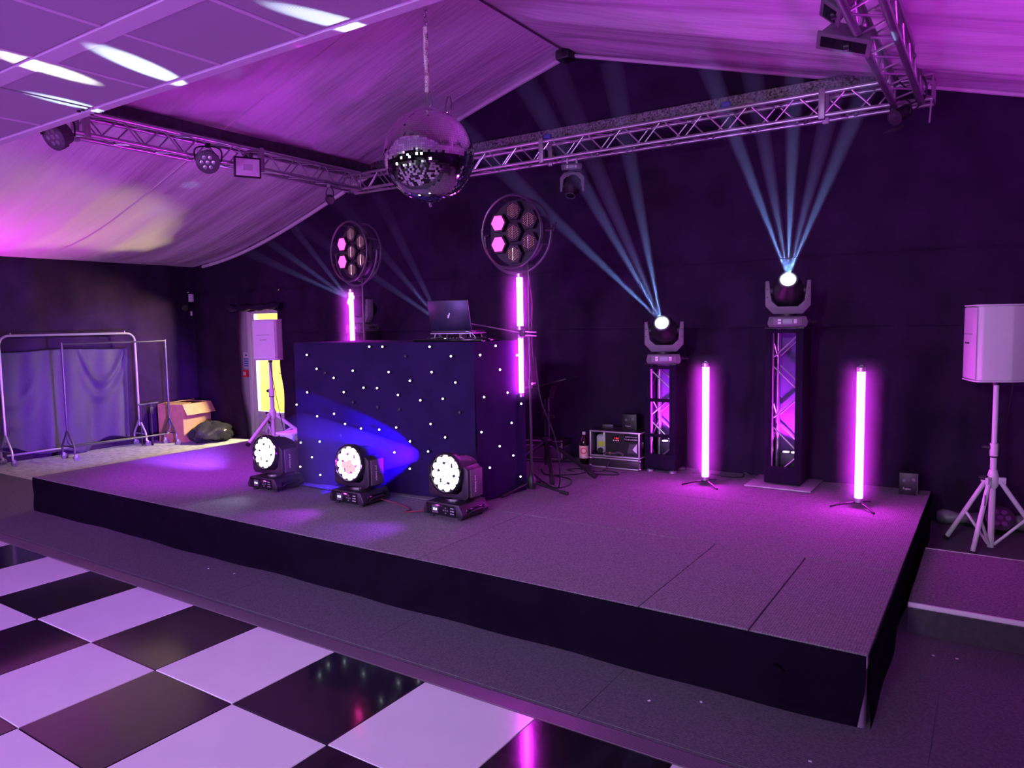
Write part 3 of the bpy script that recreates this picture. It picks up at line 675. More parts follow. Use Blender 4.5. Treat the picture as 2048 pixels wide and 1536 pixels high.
def tripod_low(name, label, loc, h, legs, cat='stand'):
    """slim black pole on three nearly flat legs"""
    t = thing(name, label, cat, loc)
    rodpart('pole', (0, 0, 0.05), (0, 0, h), 0.0125, BLACKM, t, 12)
    part('hub', B().lathe([(0.035, 0.03), (0.04, 0.05), (0.04, 0.11), (0.022, 0.14)], 14), BLACKP, t)
    part('collar', B().rod((0, 0, h*0.46), (0, 0, h*0.46+0.07), 0.021), BLACKP, t)
    part('clamp_knob', B().rod((0.02, 0, h*0.46+0.035), (0.06, 0, h*0.46+0.035), 0.012, n=8), CHROME, t)
    for x, y in legs:
        lg = rodpart('leg', (0.02*x, 0.02*y, 0.085), (x, y, 0.018), 0.011, BLACKM, t)
        dv = Vector((x, y, 0)).normalized(); part('rubber_foot', B().rod((x-dv.x*0.05, y-dv.y*0.05, 0.026), (x+dv.x*0.02, y+dv.y*0.02, 0.016), 0.015), RUBBER, t)
    return t
# right stand
tripod_low('light_stand', 'black light stand at the right end of the booth', (-3.130, 4.985, SZ), 2.175-SZ, [(-0.085, -0.28), (0.30, 0.03), (-0.10, 0.28)])
retro('round black lamp with two pink lit cells over the booth right end', (-3.235, 4.90, 2.415), math.radians(-2))
tube_led('upper magenta led tube on the stand right of the laptop', (-3.178, 4.925, 1.640), 0.450, 0.024, 'magenta tubes on the booth stands')
tube_led('lower magenta led tube on the stand right of the booth', (-3.176, 4.925, 1.105), 0.505, 0.019, 'magenta tubes on the booth stands')
t = thing('boom_arm', 'thin boom arm clamped between the two stacked tubes', 'mic arm', (-3.15, 4.93, 1.615))
part('clamp', B().box((0, 0, 0), (0.05, 0.06, 0.06), 0.01), BLACKP, t); part('arm', B().rod((0.0, 0, 0.0), (-0.62, 0.12, 0.085), 0.005), ALU_D, t)
part('clamp_bar', B().rod((0, -0.01, 0.012), (0.14, -0.03, 0.006), 0.005), ALU, t); part('clamp_bar', B().rod((0, -0.01, -0.012), (0.14, -0.03, -0.02), 0.005), ALU, t)
# left stand
tripod_low('light_stand', 'black light stand standing behind the booth left end', (-5.13, 5.16, SZ), 2.16-SZ, [(-0.25, 0.12), (0.22, 0.18), (0.0, -0.05)])
retro('round black lamp with two pink lit cells over the booth left end', (-5.22, 5.08, 2.405), math.radians(-8))
tube_led('magenta led tube rising behind the booth left end', (-5.205, 5.075, 1.05), 1.00, 0.022, 'magenta tubes on the booth stands')
# floor tubes on little tripods
for lab, x, y, rz in (('magenta led tube standing between the two truss towers', -2.005, 5.92, 0.25), ('magenta led tube standing alone near the stage right corner', -0.808, 5.735, 0.1)):
    tt = tube_led(lab, (x, y, SZ+0.035), 0.985, 0.027, 'tall magenta tubes on the stage floor')
    for k, a in enumerate((-2.75, -1.0, 1.2)):
        o = part('tripod_leg', B().path([(0, 0, 0.006), (0.11*math.cos(a+rz), 0.11*math.sin(a+rz), -0.010), (0.20*math.cos(a+rz), 0.20*math.sin(a+rz), -0.028)], 0.007, n=6, sub=3), BLACKM, tt)
    part('tripod_hub', B().rod((0, 0, -0.006), (0, 0, 0.014), 0.02), BLACKM, tt)
    b = B(); b.torus(0.011, 0.003, 12, 6, 0, PI, TR(0, 0, 0.985) @ RX(PI/2)); part('hanging_loop', b, CHROME, tt)

# ------------------------------------------------------------------ moving heads: beam type
def beam_head(label, loc, rotz, d, lit=True, hang=False, group='beam moving heads', sc=0.93):
    """base, U yoke and a barrel whose lens looks along d (world direction)"""
    t = thing('moving_head', label, 'stage light', loc, rotz, group)
    S = -1 if hang else 1
    def Z(z): return S*z
    b = B(); b.prism([(-0.150, 0), (0.150, 0), (0.165, 0.035), (0.150, 0.092), (-0.150, 0.092), (-0.165, 0.035)], -0.14, 0.14, (Matrix.Diagonal((1, 1, S, 1)) @ RX(PI/2)), 0.006); part('base', b, GREYD, t)
    fp = B(); fp.box((0, -0.142, Z(0.048)), (0.235, 0.012, 0.062), 0.004); part('control_panel', fp, GREYP, t)
    part('display', B().box((0.0, -0.149, Z(0.048)), (0.075, 0.003, 0.036)), DISPDIM, t, None)
    for k, (x, z) in enumerate(((-0.066, 0.060), (-0.066, 0.036), (0.062, 0.060), (0.062, 0.048), (0.062, 0.036))): part('button', B().box((x, -0.149, Z(z)), (0.026, 0.004, 0.009 if k > 1 else 0.018), 0.001, seg=1), WHITEP, t, None)
    part('pan_bearing', B().rod((0, 0, Z(0.092)), (0, 0, Z(0.112)), 0.075, n=24), BLACKP, t)
    yp = [(-0.185, 0.40), (-0.185, 0.185), (-0.120, 0.112), (0.120, 0.112), (0.185, 0.185), (0.185, 0.40), (0.150, 0.40), (0.140, 0.225), (0.085, 0.172), (-0.085, 0.172), (-0.140, 0.225), (-0.150, 0.40)]
    b = B(); b.prism(yp, -0.045, 0.045, Matrix.Diagonal((1, 1, S, 1)) @ RX(PI/2), 0.005); part('yoke', b, GREYP, t)
    for s in (-1, 1):
        for zz in (0.26, 0.33): part('screw', B().rod((s*0.168, -0.046, Z(zz)), (s*0.168, -0.050, Z(zz)), 0.006, n=8), BLACKM, t)
    dl = (Matrix.Rotation(-rotz, 3, 'Z') @ Vector(d)).normalized()
    M = TR(0, 0, Z(0.315)) @ aim(dl)
    part('head', B().lathe([(0.060, -0.190), (0.105, -0.165), (0.128, -0.08), (0.130, 0.02), (0.118, 0.08), (0.082, 0.130), (0.078, 0.175)], 28, M), BLACKP, t)
    part('lens_bezel', B().torus(0.072, 0.009, 32, 8, M=M @ TR(0, 0, 0.175)), GREYD, t)
    ln = B(); ln.lathe([(0.064, 0.172), (0.050, 0.184), (0.028, 0.191), (0.004, 0.193)], 28, M); part('lens', ln, BEAMLENS if lit else BLACKG, t, 0)
    for s in (-1, 1): part('tilt_boss', B().rod((s*0.125, 0, Z(0.315)), (s*0.152, 0, Z(0.315)), 0.04, n=20), BLACKP, t)
    if hang:
        for x in (-0.07, 0.07): part('hook_clamp', B().box((x, 0, 0.05), (0.03, 0.05, 0.12), 0.006), ALU_D, t)
    else:
        part('side_handle', B().box((0.172, 0.02, 0.05), (0.02, 0.10, 0.03), 0.006), BLACKP, t)
        part('power_plug', B().rod((0.17, 0.08, 0.04), (0.23, 0.10, 0.035), 0.014), BLACKP, t)
    t.scale = (sc,)*3
    lens_c = Vector(loc)+RZ(rotz).to_3x3() @ ((Vector((0, 0, Z(0.315)))+dl*0.215)*sc)
    return t, lens_c
HAZE = volmat('haze', (0.70, 0.82, 1.0), 1.4, 0.0, 0.75)
HAZE2 = volmat('haze_dense', (0.70, 0.82, 1.0), 2.2, 0.0, 1.7)
def beams(label, lens, ends, energy, length=2.9, r0=0.014, half=1.9, color=(0.22, 0.38, 1.0), weights=None, hz=None, cut=3.55):
    t = thing('light_beams', label, 'light beam', lens)
    for k, e in enumerate(ends):
        dv = (Vector(e)-lens).normalized(); tn = math.tan(math.radians(half)); L = length
        if dv.z > 0.05: L = min(L, (cut-lens.z)/dv.z)
        L0 = 0.03
        c = B(); c.rod(dv*L0, dv*L, r0, r0+tn*L, n=20); o = part('beam', c, hz or HAZE, t, 0); o['kind'] = 'stuff'
        # the lamp that makes the shaft; its virtual apex lies behind the lens, so it starts just outside it
        en = energy*(weights[k] if weights else 1.0)
        sp = lamp('beam_light', 'SPOT', lens+dv*0.005, en, color, lens+dv*3, 0.004, 2*math.degrees(math.atan((r0+tn*L*0.97)/L)), 0.35)

# ------------------------------------------------------------------ truss towers
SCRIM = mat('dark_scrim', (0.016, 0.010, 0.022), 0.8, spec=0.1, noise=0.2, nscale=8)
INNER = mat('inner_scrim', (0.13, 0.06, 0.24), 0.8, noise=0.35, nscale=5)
def tower(label, loc, H, straps, plate, rotz=0.0, a=0.215, group='truss towers on the stage'):
    t = thing('truss_tower', label, 'truss tower', loc, rotz, group); h = a/2; zb = 0.03
    if plate:
        part('base_plate', B().box((-0.02, 0.0, 0.008), (0.52, 0.50, 0.014), 0.004), mat('steel_plate', (0.42, 0.38, 0.42), 0.5, 0.5), t)
    else:
        for x in (-h, h):
            for y in (-h, h): part('levelling_foot', B().lathe([(0.034, 0.0), (0.034, 0.02), (0.022, 0.025), (0.028, 0.06), (0.02, 0.09)], 14, TR(x, y, 0)), ALU, t)
    for x in (-h, h):
        for y in (-h, h): rodpart('chord', (x, y, zb), (x, y, H-0.01), 0.024, ALU, t, 12)
    n = max(3, int(round(H/0.245))); st = (H-0.06)/n
    for fi, ((x0, y0), (x1, y1)) in enumerate((((-h, -h), (h, -h)), ((h, h), (-h, h)), ((-h, h), (-h, -h)), ((h, -h), (h, h)))):
        for k in range(n):
            A, C = ((x0, y0), (x1, y1)) if (k+fi) % 2 == 0 else ((x1, y1), (x0, y0))
            rodpart('brace', (A[0], A[1], 0.03+st*k+0.02), (C[0], C[1], 0.03+st*(k+1)-0.02), 0.0068, ALU, t, 8)
    part('top_plate', B().box((0, 0, H-0.004), (a+0.09, a+0.09, 0.012), 0.003), BLACKM, t)
    # black stretch cover: side and back sheets, front edge strips that leave the truss open to view
    e = h+0.036
    part('cover_side', B().box((e, 0, (H-0.01)/2+0.02), (0.006, 2*e, H-0.05)), SCRIM, t, None)
    part('cover_side', B().box((-e, 0, (H-0.01)/2+0.02), (0.006, 2*e, H-0.05)), SCRIM, t, None)
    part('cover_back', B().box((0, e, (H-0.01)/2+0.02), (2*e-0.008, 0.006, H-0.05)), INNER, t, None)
    for s in (-1, 1): part('cover_edge', B().box((s*(e-0.026), -e, (H-0.01)/2+0.02), (0.056, 0.010, H-0.05), 0.003), SKIRT, t)
    part('cover_hem', B().box((0, -e, 0.10), (2*e, 0.012, 0.14), 0.004), SKIRT, t)
    part('cover_top', B().box((0, -e, H-0.03), (2*e, 0.012, 0.03), 0.004), SKIRT, t)
    for z in straps: part('strap', B().box((0, -e-0.006, z), (2*e, 0.006, 0.030), 0.002), SKIRT, t)
    u = part('uplighter', B().box((0.03, 0.02, 0.20), (0.15, 0.13, 0.14), 0.01), BLACKP, t)
    for x in (-0.005, 0.062): part('uplighter_lens', B().rod((x, -0.01, 0.268), (x, -0.01, 0.276), 0.026, n=14), emis('uplighter_glow', (0.95, 0.45, 1.0), 7.0), u)
    wl_ = Vector(loc)
    lamp('tower_light', 'SPOT', (wl_.x+0.03, wl_.y-0.01, wl_.z+0.285), 100, (0.60, 0.02, 1.0), (wl_.x-0.01, wl_.y+0.01, wl_.z+3), 0.02, 120, 0.4)
    return t
TH, TS_ = 1.300, 0.985
tower('taller truss tower right, cover open in front, on a steel plate', (-1.43, 6.26, SZ), TH, (), True)
tower('shorter truss tower with two black straps beside the haze machine', (-2.515, 6.335, SZ), TS_, (0.34, 0.66), False)
tower('taller truss tower behind the left end of the dj booth', (-6.25, 6.28, SZ), TH, (), True)
tower('shorter truss tower hidden behind the dj booth', (-4.93, 6.335, SZ), TS_, (0.34, 0.66), False)
h_, lc = beam_head('lit beam moving head on top of the taller right tower', (-1.43, 6.22, SZ+TH+0.004), math.radians(13), (0.19, -0.85, 0.50))
beams('fan of pale blue beams rising from the taller right tower', lc, [(-1.691, 5.0, 3.407), (-1.374, 5.0, 3.186), (-1.127, 5.0, 3.324), (-0.901, 5.0, 3.039), (-0.706, 5.0, 3.092)], 720, weights=(1.0, 0.42, 1.0, 0.38, 0.95))
h_, lc = beam_head('lit beam moving head on top of the shorter strapped tower', (-2.515, 6.29, SZ+TS_+0.004), math.radians(20), (0.22, -0.87, 0.42))
beams('fan of pale blue beams leaning left from the shorter tower', lc, [(-3.502, 5.05, 3.031), (-2.909, 5.05, 3.142), (-2.567, 5.05, 2.87), (-2.379, 5.05, 3.347)], 720, weights=(1.0, 0.95, 0.35, 0.85))
h_, lc = beam_head('lit beam moving head behind the left booth tube', (-6.25, 6.26, SZ+TH+0.004), math.radians(-10), (-0.15, -0.86, 0.45))
beams('thin blue beams leaning left behind the left booth lamp', lc, [(-7.429, 5.5, 2.62), (-7.058, 5.5, 2.746), (-6.579, 5.5, 2.872)], 180, 2.2, weights=(0.9, 0.9, 0.5), hz=HAZE2)
h_, lc = beam_head('beam moving head hidden behind the laptop', (-4.93, 6.29, SZ+TS_+0.004), math.radians(-5), (-0.12, -0.8, 0.55))
beams('faint blue beams rising behind the laptop', lc, [(-5.636, 5.5, 2.378), (-5.21, 5.5, 2.451), (-4.939, 5.5, 2.53)], 150, 2.0, weights=(0.8, 0.7, 0.4), hz=HAZE2)
# the same heads also throw long streaks onto the mesh panels
for (sx, sz, tx, ty, c, e, an) in ((-4.93, 1.92, -4.18, 1.98, (0.92, 1.0, 0.78), 9000, 1.35), (-4.93, 1.92, -3.76, 2.24, (0.66, 0.90, 1.0), 9000, 1.45), (-1.42, 2.14, -2.53, 2.43, (0.66, 0.92, 1.0), 7500, 1.25), (-4.93, 1.92, -4.70, 2.32, (0.55, 0.85, 1.0), 7000, 1.15), (-1.42, 2.14, -2.93, 2.47, (1.0, 0.0, 0.9), 1500, 1.0)):
    lamp('streak_light', 'SPOT', (sx, 5.94, sz), e, c, (tx, ty, 3.06), 0.004, an*2, 0.8)
h_, lc = beam_head('unlit grey moving head hanging from the back truss', (-3.555, 6.50, 3.235), math.radians(26), (0.05, -0.45, -0.9), lit=False, hang=True, group=None, sc=0.64)

# ------------------------------------------------------------------ moving heads: seven-colour wash type, on the stage front
def wash_head(label, loc, rotz, pinks, brand):
    t = thing('wash_head', label, 'stage light', loc, rotz, 'wash moving heads along the booth front')
    bp = [(-0.175, 0.02), (0.175, 0.02), (0.185, 0.05), (0.150, 0.115), (-0.150, 0.115), (-0.185, 0.05)]
    b = B(); b.prism(bp, -0.150, 0.150, RX(PI/2), 0.008); part('base', b, BLACKP, t)
    for x in (-0.13, 0.13):
        for y in (-0.11, 0.11): part('rubber_foot', B().rod((x, y, 0.0), (x, y, 0.022), 0.02), RUBBER, t)
    b = B(); b.box((-0.01, -0.153, 0.066), (0.27, 0.006, 0.078), 0.003); part('control_panel', b, BLACKG, t)
    ds = part('display', B().box((-0.062, -0.157, 0.066), (0.056, 0.003, 0.052)), GREYD, t, None); text('display_digits', '050', 0.026, DISPLAY, ds, (-0.062, -0.160, 0.066), (PI/2, 0, 0))
    for x, z in ((0.035, 0.066), (0.017, 0.066), (0.053, 0.066), (0.035, 0.084), (0.035, 0.048)): part('button', B().rod((x, -0.156, z), (x, -0.160, z), 0.006, n=10), GREYP, t)
    for k in range(3): text('panel_print', ('MENU', 'ENTER', 'SIGNAL')[k], 0.011, PRINTW, t, (0.095, -0.158, 0.086-k*0.019), (PI/2, 0, 0), 0.0006)
    part('side_recess', B().box((0.178, 0.0, 0.06), (0.012, 0.20, 0.04), 0.005), BLACKG, t); part('side_handle', B().path([(0.183, -0.09, 0.045), (0.197, -0.05, 0.066), (0.197, 0.05, 0.066), (0.183, 0.09, 0.045)], 0.006, n=6), BLACKP, t)
    part('pan_bearing', B().lathe([(0.085, 0.112), (0.085, 0.130), (0.07, 0.136)], 24), CHROME, t)
    yk = [(-0.185, 0.350), (-0.150, 0.380), (-0.135, 0.375), (-0.135, 0.200), (-0.09, 0.165), (0.09, 0.165), (0.135, 0.200), (0.135, 0.375), (0.150, 0.380), (0.185, 0.350), (0.185, 0.160), (0.160, 0.136), (-0.160, 0.136), (-0.185, 0.160)]
    b = B(); b.prism(yk, -0.075, 0.085, RX(PI/2), 0.008); part('yoke', b, BLACKP, t)
    for s in (-1, 1): 
        cov = part('arm_cover', B().box((s*0.187, 0.005, 0.255), (0.012, 0.135, 0.20), 0.006), GREYD, t)
        text('brand_print', brand, 0.026, PRINTW, cov, (s*0.1945, -0.01, 0.25), (PI/2, PI/2, s*PI/2), 0.0006)
    M = TR(0, 0, 0.310) @ aim((0, -1, 0.10))
    part('head', B().lathe([(0.070, -0.165), (0.110, -0.145), (0.128, -0.09), (0.132, 0.02), (0.146, 0.055), (0.150, 0.100), (0.146, 0.112), (0.134, 0.112), (0.133, 0.085)], 36, M), BLACKP, t)
    part('front_rim', B().torus(0.139, 0.010, 40, 8, M=M @ TR(0, 0, 0.108)), BLACKG, t)
    part('lens_plate', B().rod((0, 0, 0.080), (0, 0, 0.098), 0.132, n=36, M=M), BLACKG, t)
    cells = [(0, 0)]+[(0.0535*math.cos(PI/3*k+0.3), 0.0535*math.sin(PI/3*k+0.3)) for k in range(6)]+[(0.104*math.cos(PI/6*k+0.12), 0.104*math.sin(PI/6*k+0.12)) for k in range(12)]
    for k, (x, y) in enumerate(cells):
        c = B(); c.lathe([(0.0266, 0.098), (0.0264, 0.106), (0.020, 0.110), (0.003, 0.112)], 12, M @ TR(x, y, 0)); part('lens', c, WASHPINK if k in pinks else WASHLENS, t, 0)
    return t
BR = 'pro beeeye'
wash_head('wash moving head nearest the left end of the stage front', (-5.13, 4.05, SZ), math.radians(2), (), BR)
wash_head('middle wash moving head with pinkish centre lenses', (-4.13, 4.05, SZ), math.radians(0), (0, 4, 5, 6), BR)
wash_head('wash moving head in front of the booth right corner', (-3.235, 4.12, SZ), math.radians(-2), (), BR)
# light the wash heads give: a blue sheet along the cloth, soft pools on the deck
lamp('blue_wash_light', 'SPOT', (-3.47, 4.20, SZ+0.40), 1100, (0.04, 0.0, 1.0), (-5.1, 4.36, 0.56), 0.015, 42, 0.06)
BHAZE = volmat('thin_haze', (0.8, 0.8, 1.0), 0.30)
t = thing('light_beams', 'broad blue beam leaning left across the star cloth', 'light beam', (-3.47, 4.20, SZ+0.40))
bd = (Vector((-5.05, 4.24, 0.60))-Vector((-3.47, 4.20, SZ+0.40))); b = B(); b.rod(bd*0.14, bd*0.97, 0.055, 0.36, n=28); o = part('beam', b, BHAZE, t, 0); o['kind'] = 'stuff'
lamp('blue_wash_light_left', 'SPOT', (-4.02, 3.90, SZ+0.30), 60, (0.35, 0.0, 1.0), (-4.6, 4.33, 0.62), 0.05, 90, 0.6)
lamp('far_blue_light', 'SPOT', (-5.35, 4.0, SZ+0.35), 3600, (0.30, 0.06, 1.0), (-10.6, 5.5, 0.50), 0.05, 36, 0.9)
for x, tx, c, e in ((-5.13, -5.0, (0.65, 0.70, 1.0), 8), (-4.13, -4.3, (0.50, 0.02, 1.0), 30), (-3.235, -3.6, (0.36, 0.03, 1.0), 30)):
    lamp('pool_light', 'SPOT', (x, 3.90, SZ+0.34), e, c, (tx, 3.35, SZ), 0.06, 60, 0.8)
b = B(); b.path([(-5.33, 4.33, SZ+0.20), (-5.20, 4.30, SZ+0.06), (-5.05, 4.22, SZ+0.010), (-4.7, 4.18, SZ+0.008), (-4.36, 4.13, SZ+0.03)], 0.0045, n=6)
tag(part('power_cable', b, CABLE, None, 40), 'thin cable between the left and middle wash heads', 'cable')
b = B(); b.path([(-3.95, 4.10, SZ+0.03), (-3.80, 4.12, SZ+0.008), (-3.62, 4.05, SZ+0.006), (-3.58, 3.97, SZ+0.006), (-3.42, 4.02, SZ+0.03)], 0.0045, n=6)
tag(part('power_cable', b, mat('red_cable', (0.22, 0.03, 0.05), 0.5), None, 40), 'thin reddish cable between the middle and right wash heads', 'cable')

# ------------------------------------------------------------------ mirror ball
BC, BR_ = Vector((-2.6715, 3.234, 2.629)), 0.250
t = thing('mirror_ball', 'large mirror ball hanging on a rope over the stage front', 'mirror ball', BC)
part('core', B().sph((0, 0, 0), BR_*0.985, 40, 24), mat('ball_core', (0.03, 0.03, 0.03), 0.6), t, 0)
mb = bmesh.new(); ts = 0.0128; nr_ = int(PI*BR_/ts)
for i in range(nr_):
    th = PI*(i+0.5)/nr_; n = max(3, int(2*PI*BR_*math.sin(th)/ts))
    for j in range(n):
        ph = 2*PI*(j+0.5*(i % 2)*0)/n
        nv = Vector((math.sin(th)*math.cos(ph), math.sin(th)*math.sin(ph), math.cos(th)))
        e1 = Vector((-math.sin(ph), math.cos(ph), 0)); 
        sec = abs(((ph+0.4) % (PI/3))-PI/6) < 0.05                      # the meridian joints between the strips of tiles sit rougher
        jit = 0.028 if sec else 0.010
        nv2 = (nv+Vector((random.gauss(0, jit), random.gauss(0, jit), random.gauss(0, jit)))).normalized()
        a = (e1-nv2*e1.dot(nv2)).normalized(); bb = nv2.cross(a); hs = ts*0.475; c = nv*BR_
        wd = 2*PI*BR_*math.sin(th)/n*0.475
        vs = [mb.verts.new(c+a*sx*wd+bb*sy*hs) for sx, sy in ((-1, -1), (1, -1), (1, 1), (-1, 1))]
        mb.faces.new(vs)
me = bpy.data.meshes.new('mirror_tiles'); mb.to_mesh(me); mb.free(); me.materials.append(mat('mirror_facets', (0.86, 0.86, 0.88), 0.03, 1.0))
o = link('mirror_tiles', me, t); o['kind'] = 'stuff'; o['label'] = 'small square mirror facets'
part('bottom_pin', B().lathe([(0.022, -BR_-0.004), (0.012, -BR_-0.008), (0.007, -BR_-0.022), (0.004, -BR_-0.028)], 12), CHROME, t)
part('top_cap', B().lathe([(0.05, BR_-0.010), (0.045, BR_+0.004), (0.012, BR_+0.010), (0.010, BR_+0.022)], 18), CHROME, t)
def carabiner(par, loc, rz, nm_='carabiner', l=0.085):
    b = B(); b.path([(0.0, 0, 0), (0.016, 0, 0.012), (0.018, 0, l*0.55), (0.008, 0, l*0.95), (0, 0, l), (-0.010, 0, l*0.92), (-0.011, 0, 0.014), (0, 0, 0)], 0.0032, n=6, sub=4); return part(nm_, b, CHROME, par, 40, loc, (0, 0.18 if rz else 0, rz))
carabiner(t, (0, 0, BR_+0.015), 0.4); carabiner(t, (0.085, 0.062, BR_-0.012), 0.6)
part('eye_bolt', B().torus(0.010, 0.003, 14, 6, M=TR(0.085, 0.062, BR_-0.012) @ RX(PI/2)), CHROME, t)
b = B(); b.path([(0.0, 0, BR_+0.095), (0.004, 0.0, BR_+0.2), (-0.004, 0, BR_+0.32), (0.003, 0, BR_+0.44)], 0.0125, n=10, sub=8); 
part('rope', b, mat('pale_rope', (0.60, 0.54, 0.50), 0.9, noise=0.4, nscale=60, bump=0.9, bscale=50, stretch=(1, 1, 0.5)), t)
b = B()
for k in range(26):
    z = BR_+0.10+k*0.0135; a = k*0.9
    b.torus(0.0125, 0.0035, 14, 5, M=TR(0.0006*math.sin(k), 0, z) @ RX(0.35*math.sin(a)) @ RY(0.35*math.cos(a)))
part('rope_wrap', b, MATS['pale_rope'], t)
for k in range(12):
    b = B(); b.torus(0.011, 0.003, 12, 6, M=TR(0.0, 0, BR_+0.455+k*0.030) @ (RX(PI/2) if k % 2 else RY(PI/2)) @ Matrix.Diagonal((1, 1.7, 1, 1) if k % 2 else (1.7, 1, 1, 1))); part('chain_link', b, CHROME, t)
rodpart('hanger', (0, 0, BR_+0.80), (0, 0, roofz(BC.x)-BC.z-0.05), 0.006, ALU, t)

# ------------------------------------------------------------------ fixtures on the trusses
def par_can(label, loc, d, lit=False):
    t = thing('par_can', label, 'stage light', loc, 0, 'led wash cans on the left truss'); M = aim(d)
    part('body', B().lathe([(0.06, -0.09), (0.085, -0.07), (0.090, -0.02), (0.105, 0.0), (0.108, 0.05), (0.100, 0.055)], 24, M), GREYD, t)
    for k in range(12): part('fin', B().box((0, 0.097, 0.02), (0.018, 0.02, 0.06), 0.003, M @ RZ(k*PI/6), 1), GREYD, t, None)
    part('face', B().rod((0, 0, 0.040), (0, 0, 0.048), 0.093, n=24, M=M), BLACKP, t)
    for x, y in [(0, 0)]+[(0.052*math.cos(PI/3*k), 0.052*math.sin(PI/3*k)) for k in range(6)]:
        part('lens', B().lathe([(0.020, 0.048), (0.018, 0.056), (0.004, 0.060)], 12, M @ TR(x, y, 0)), mat('lens_glass', (0.55, 0.55, 0.6), 0.08, 0.6), t)
    b = B(); b.path([(-0.115, 0, 0), (-0.118, 0, 0.10), (-0.06, 0, 0.135), (0.06, 0, 0.135), (0.118, 0, 0.10), (0.115, 0, 0)], 0.007, n=6, sub=4, M=RZ(0.9)); part('bracket', b, BLACKM, t)
    part('hook_clamp', B().box((0, 0, 0.145), (0.04, 0.04, 0.04), 0.006), BLACKM, t)
    return t
par_can('grey wash can with seven lenses on the left truss middle', (-6.30, 4.36, 3.275), (0.68, -0.62, -0.40))
par_can('grey wash can half hidden by the mesh panels', (-6.30, 3.02, 3.25), (0.2, -0.9, -0.5))
t = thing('panel_floodlight', 'flat square white floodlight with black rim on the left truss', 'floodlight', (-6.30, 4.80, 3.29)); M = aim((0.86, -0.42, -0.12))
part('housing', B().box((0, 0, -0.02), (0.26, 0.20, 0.04), 0.008, M), BLACKM, t); part('diffuser', B().box((0, 0, 0.004), (0.225, 0.165, 0.008), 0.003, M), WHITEP, t)
part('bracket', B().path([(-0.0, 0.0, 0.10), (-0.06, 0.02, 0.13), (-0.10, 0.04, 0.10)], 0.008, n=6), BLACKM, t)
part('led_array', B().box((0, 0, 0.009), (0.09, 0.06, 0.002), 0, M), mat('led_pale', (0.50, 0.46, 0.50), 0.4), t, None)
t = thing('clamp_spot', 'small black clamp spotlight hanging near the truss corner', 'spotlight', (-6.36, 5.93, 3.315))
part('hook_clamp', B().box((0, 0, -0.035), (0.05, 0.04, 0.04), 0.006), ALU_D, t)
for s in (-1, 1): part('bracket_arm', B().path([(0.02*s, 0, -0.05), (0.055*s, 0, -0.10), (0.05*s, 0.0, -0.18)], 0.006, n=6), BLACKM, t)
part('body', B().lathe([(0.03, -0.07), (0.05, -0.05), (0.05, 0.06), (0.045, 0.07)], 20, TR(0, 0, -0.19) @ aim((0.75, -0.55, -0.3))), BLACKP, t); part('lens', B().rod((0, 0, 0.066), (0, 0, 0.074), 0.038, n=18, M=TR(0, 0, -0.19) @ aim((0.75, -0.55, -0.3))), CHROME, t)
def floodlight(label, loc, M, w_, dep, hgt):
    t = thing('floodlight', label, 'floodlight', loc, 0, 'floodlights on the right truss')
    b = B(); b.prism([(-w_/2, 0), (w_/2, 0), (w_*0.36, dep), (-w_*0.36, dep)], -hgt/2, hgt/2, M @ RX(PI/2) @ RX(PI), 0.006); part('housing', b, GREYP, t)
    part('front_frame', B().box((0, 0, 0.004), (w_+0.02, hgt+0.02, 0.018), 0.005, M), GREYP, t); part('glass', B().box((0, 0, 0.013), (w_-0.03, hgt-0.03, 0.004), 0, M), BLACKG, t, None)
    part('bracket', B().path([(-0.02, 0.03, 0.02), (0.05, 0.05, 0.06), (0.08, 0.06, 0.10)], 0.010, n=6), GREYP, t)
    part('bracket_pivot', B().rod((0, 0, -0.02), (0.03, 0, -0.02), 0.025, n=14), BLACKM, t)
    return t
floodlight('grey floodlight aimed down, lower of the pair on the right truss', (-0.795, 4.72, 3.27), aim((-0.28, -0.55, -0.80)) @ RZ(math.radians(-36)), 0.29, 0.10, 0.10)
floodlight('grey floodlight turned sideways, upper of the pair on the right truss', (-0.80, 4.36, 3.33), aim((-0.62, -0.25, -0.74)) @ RZ(math.radians(10)), 0.15, 0.12, 0.11)
t = thing('clamp_spot', 'small dark spotlight under the right truss corner', 'spotlight', (-0.66, 6.30, 3.20))
M = aim((-0.5, -0.75, -0.45)); part('body', B().lathe([(0.035, -0.09), (0.05, -0.07), (0.05, 0.06), (0.06, 0.07)], 20, M), BLACKP, t); part('lens', B().rod((0, 0, 0.062), (0, 0, 0.070), 0.045, n=18, M=M), CHROME, t)
part('bracket', B().path([(-0.06, 0, 0), (-0.065, 0, 0.07), (0, 0, 0.11), (0.065, 0, 0.07), (0.06, 0, 0)], 0.006, n=6), BLACKM, t); part('barn_door', B().box((0, -0.075, 0.11), (0.13, 0.004, 0.09), 0, M), BLACKM, t)
for k, pts in enumerate(([(-0.70, 6.42, 3.50), (-0.66, 6.30, 3.42), (-0.56, 6.34, 3.30), (-0.62, 6.30, 3.26)], [(-0.60, 6.44, 3.52), (-0.52, 6.34, 3.45), (-0.50, 6.36, 3.33), (-0.58, 6.42, 3.24)])):
    b = B(); b.path(pts, 0.006, n=6); tag(part('truss_cable', b, CABLE, None, 40), ('black cable looping down at the right truss corner', 'second black cable hanging outermost at the right truss corner')[k], 'cable')
rodpart_t = thing('drop_bar', 'thin bar hanging from the right end of the back truss', 'bar', (-0.475, 6.50, 3.33)); rodpart('bar', (0, 0, 0), (-0.01, -0.01, -0.18), 0.007, ALU_D, rodpart_t); part('bar_clamp', B().rod((0, 0, -0.025), (0, 0, 0.02), 0.012), ALU_D, rodpart_t)
BLUEC = mat('blue_clamp', (0.05, 0.04, 0.30), 0.5)
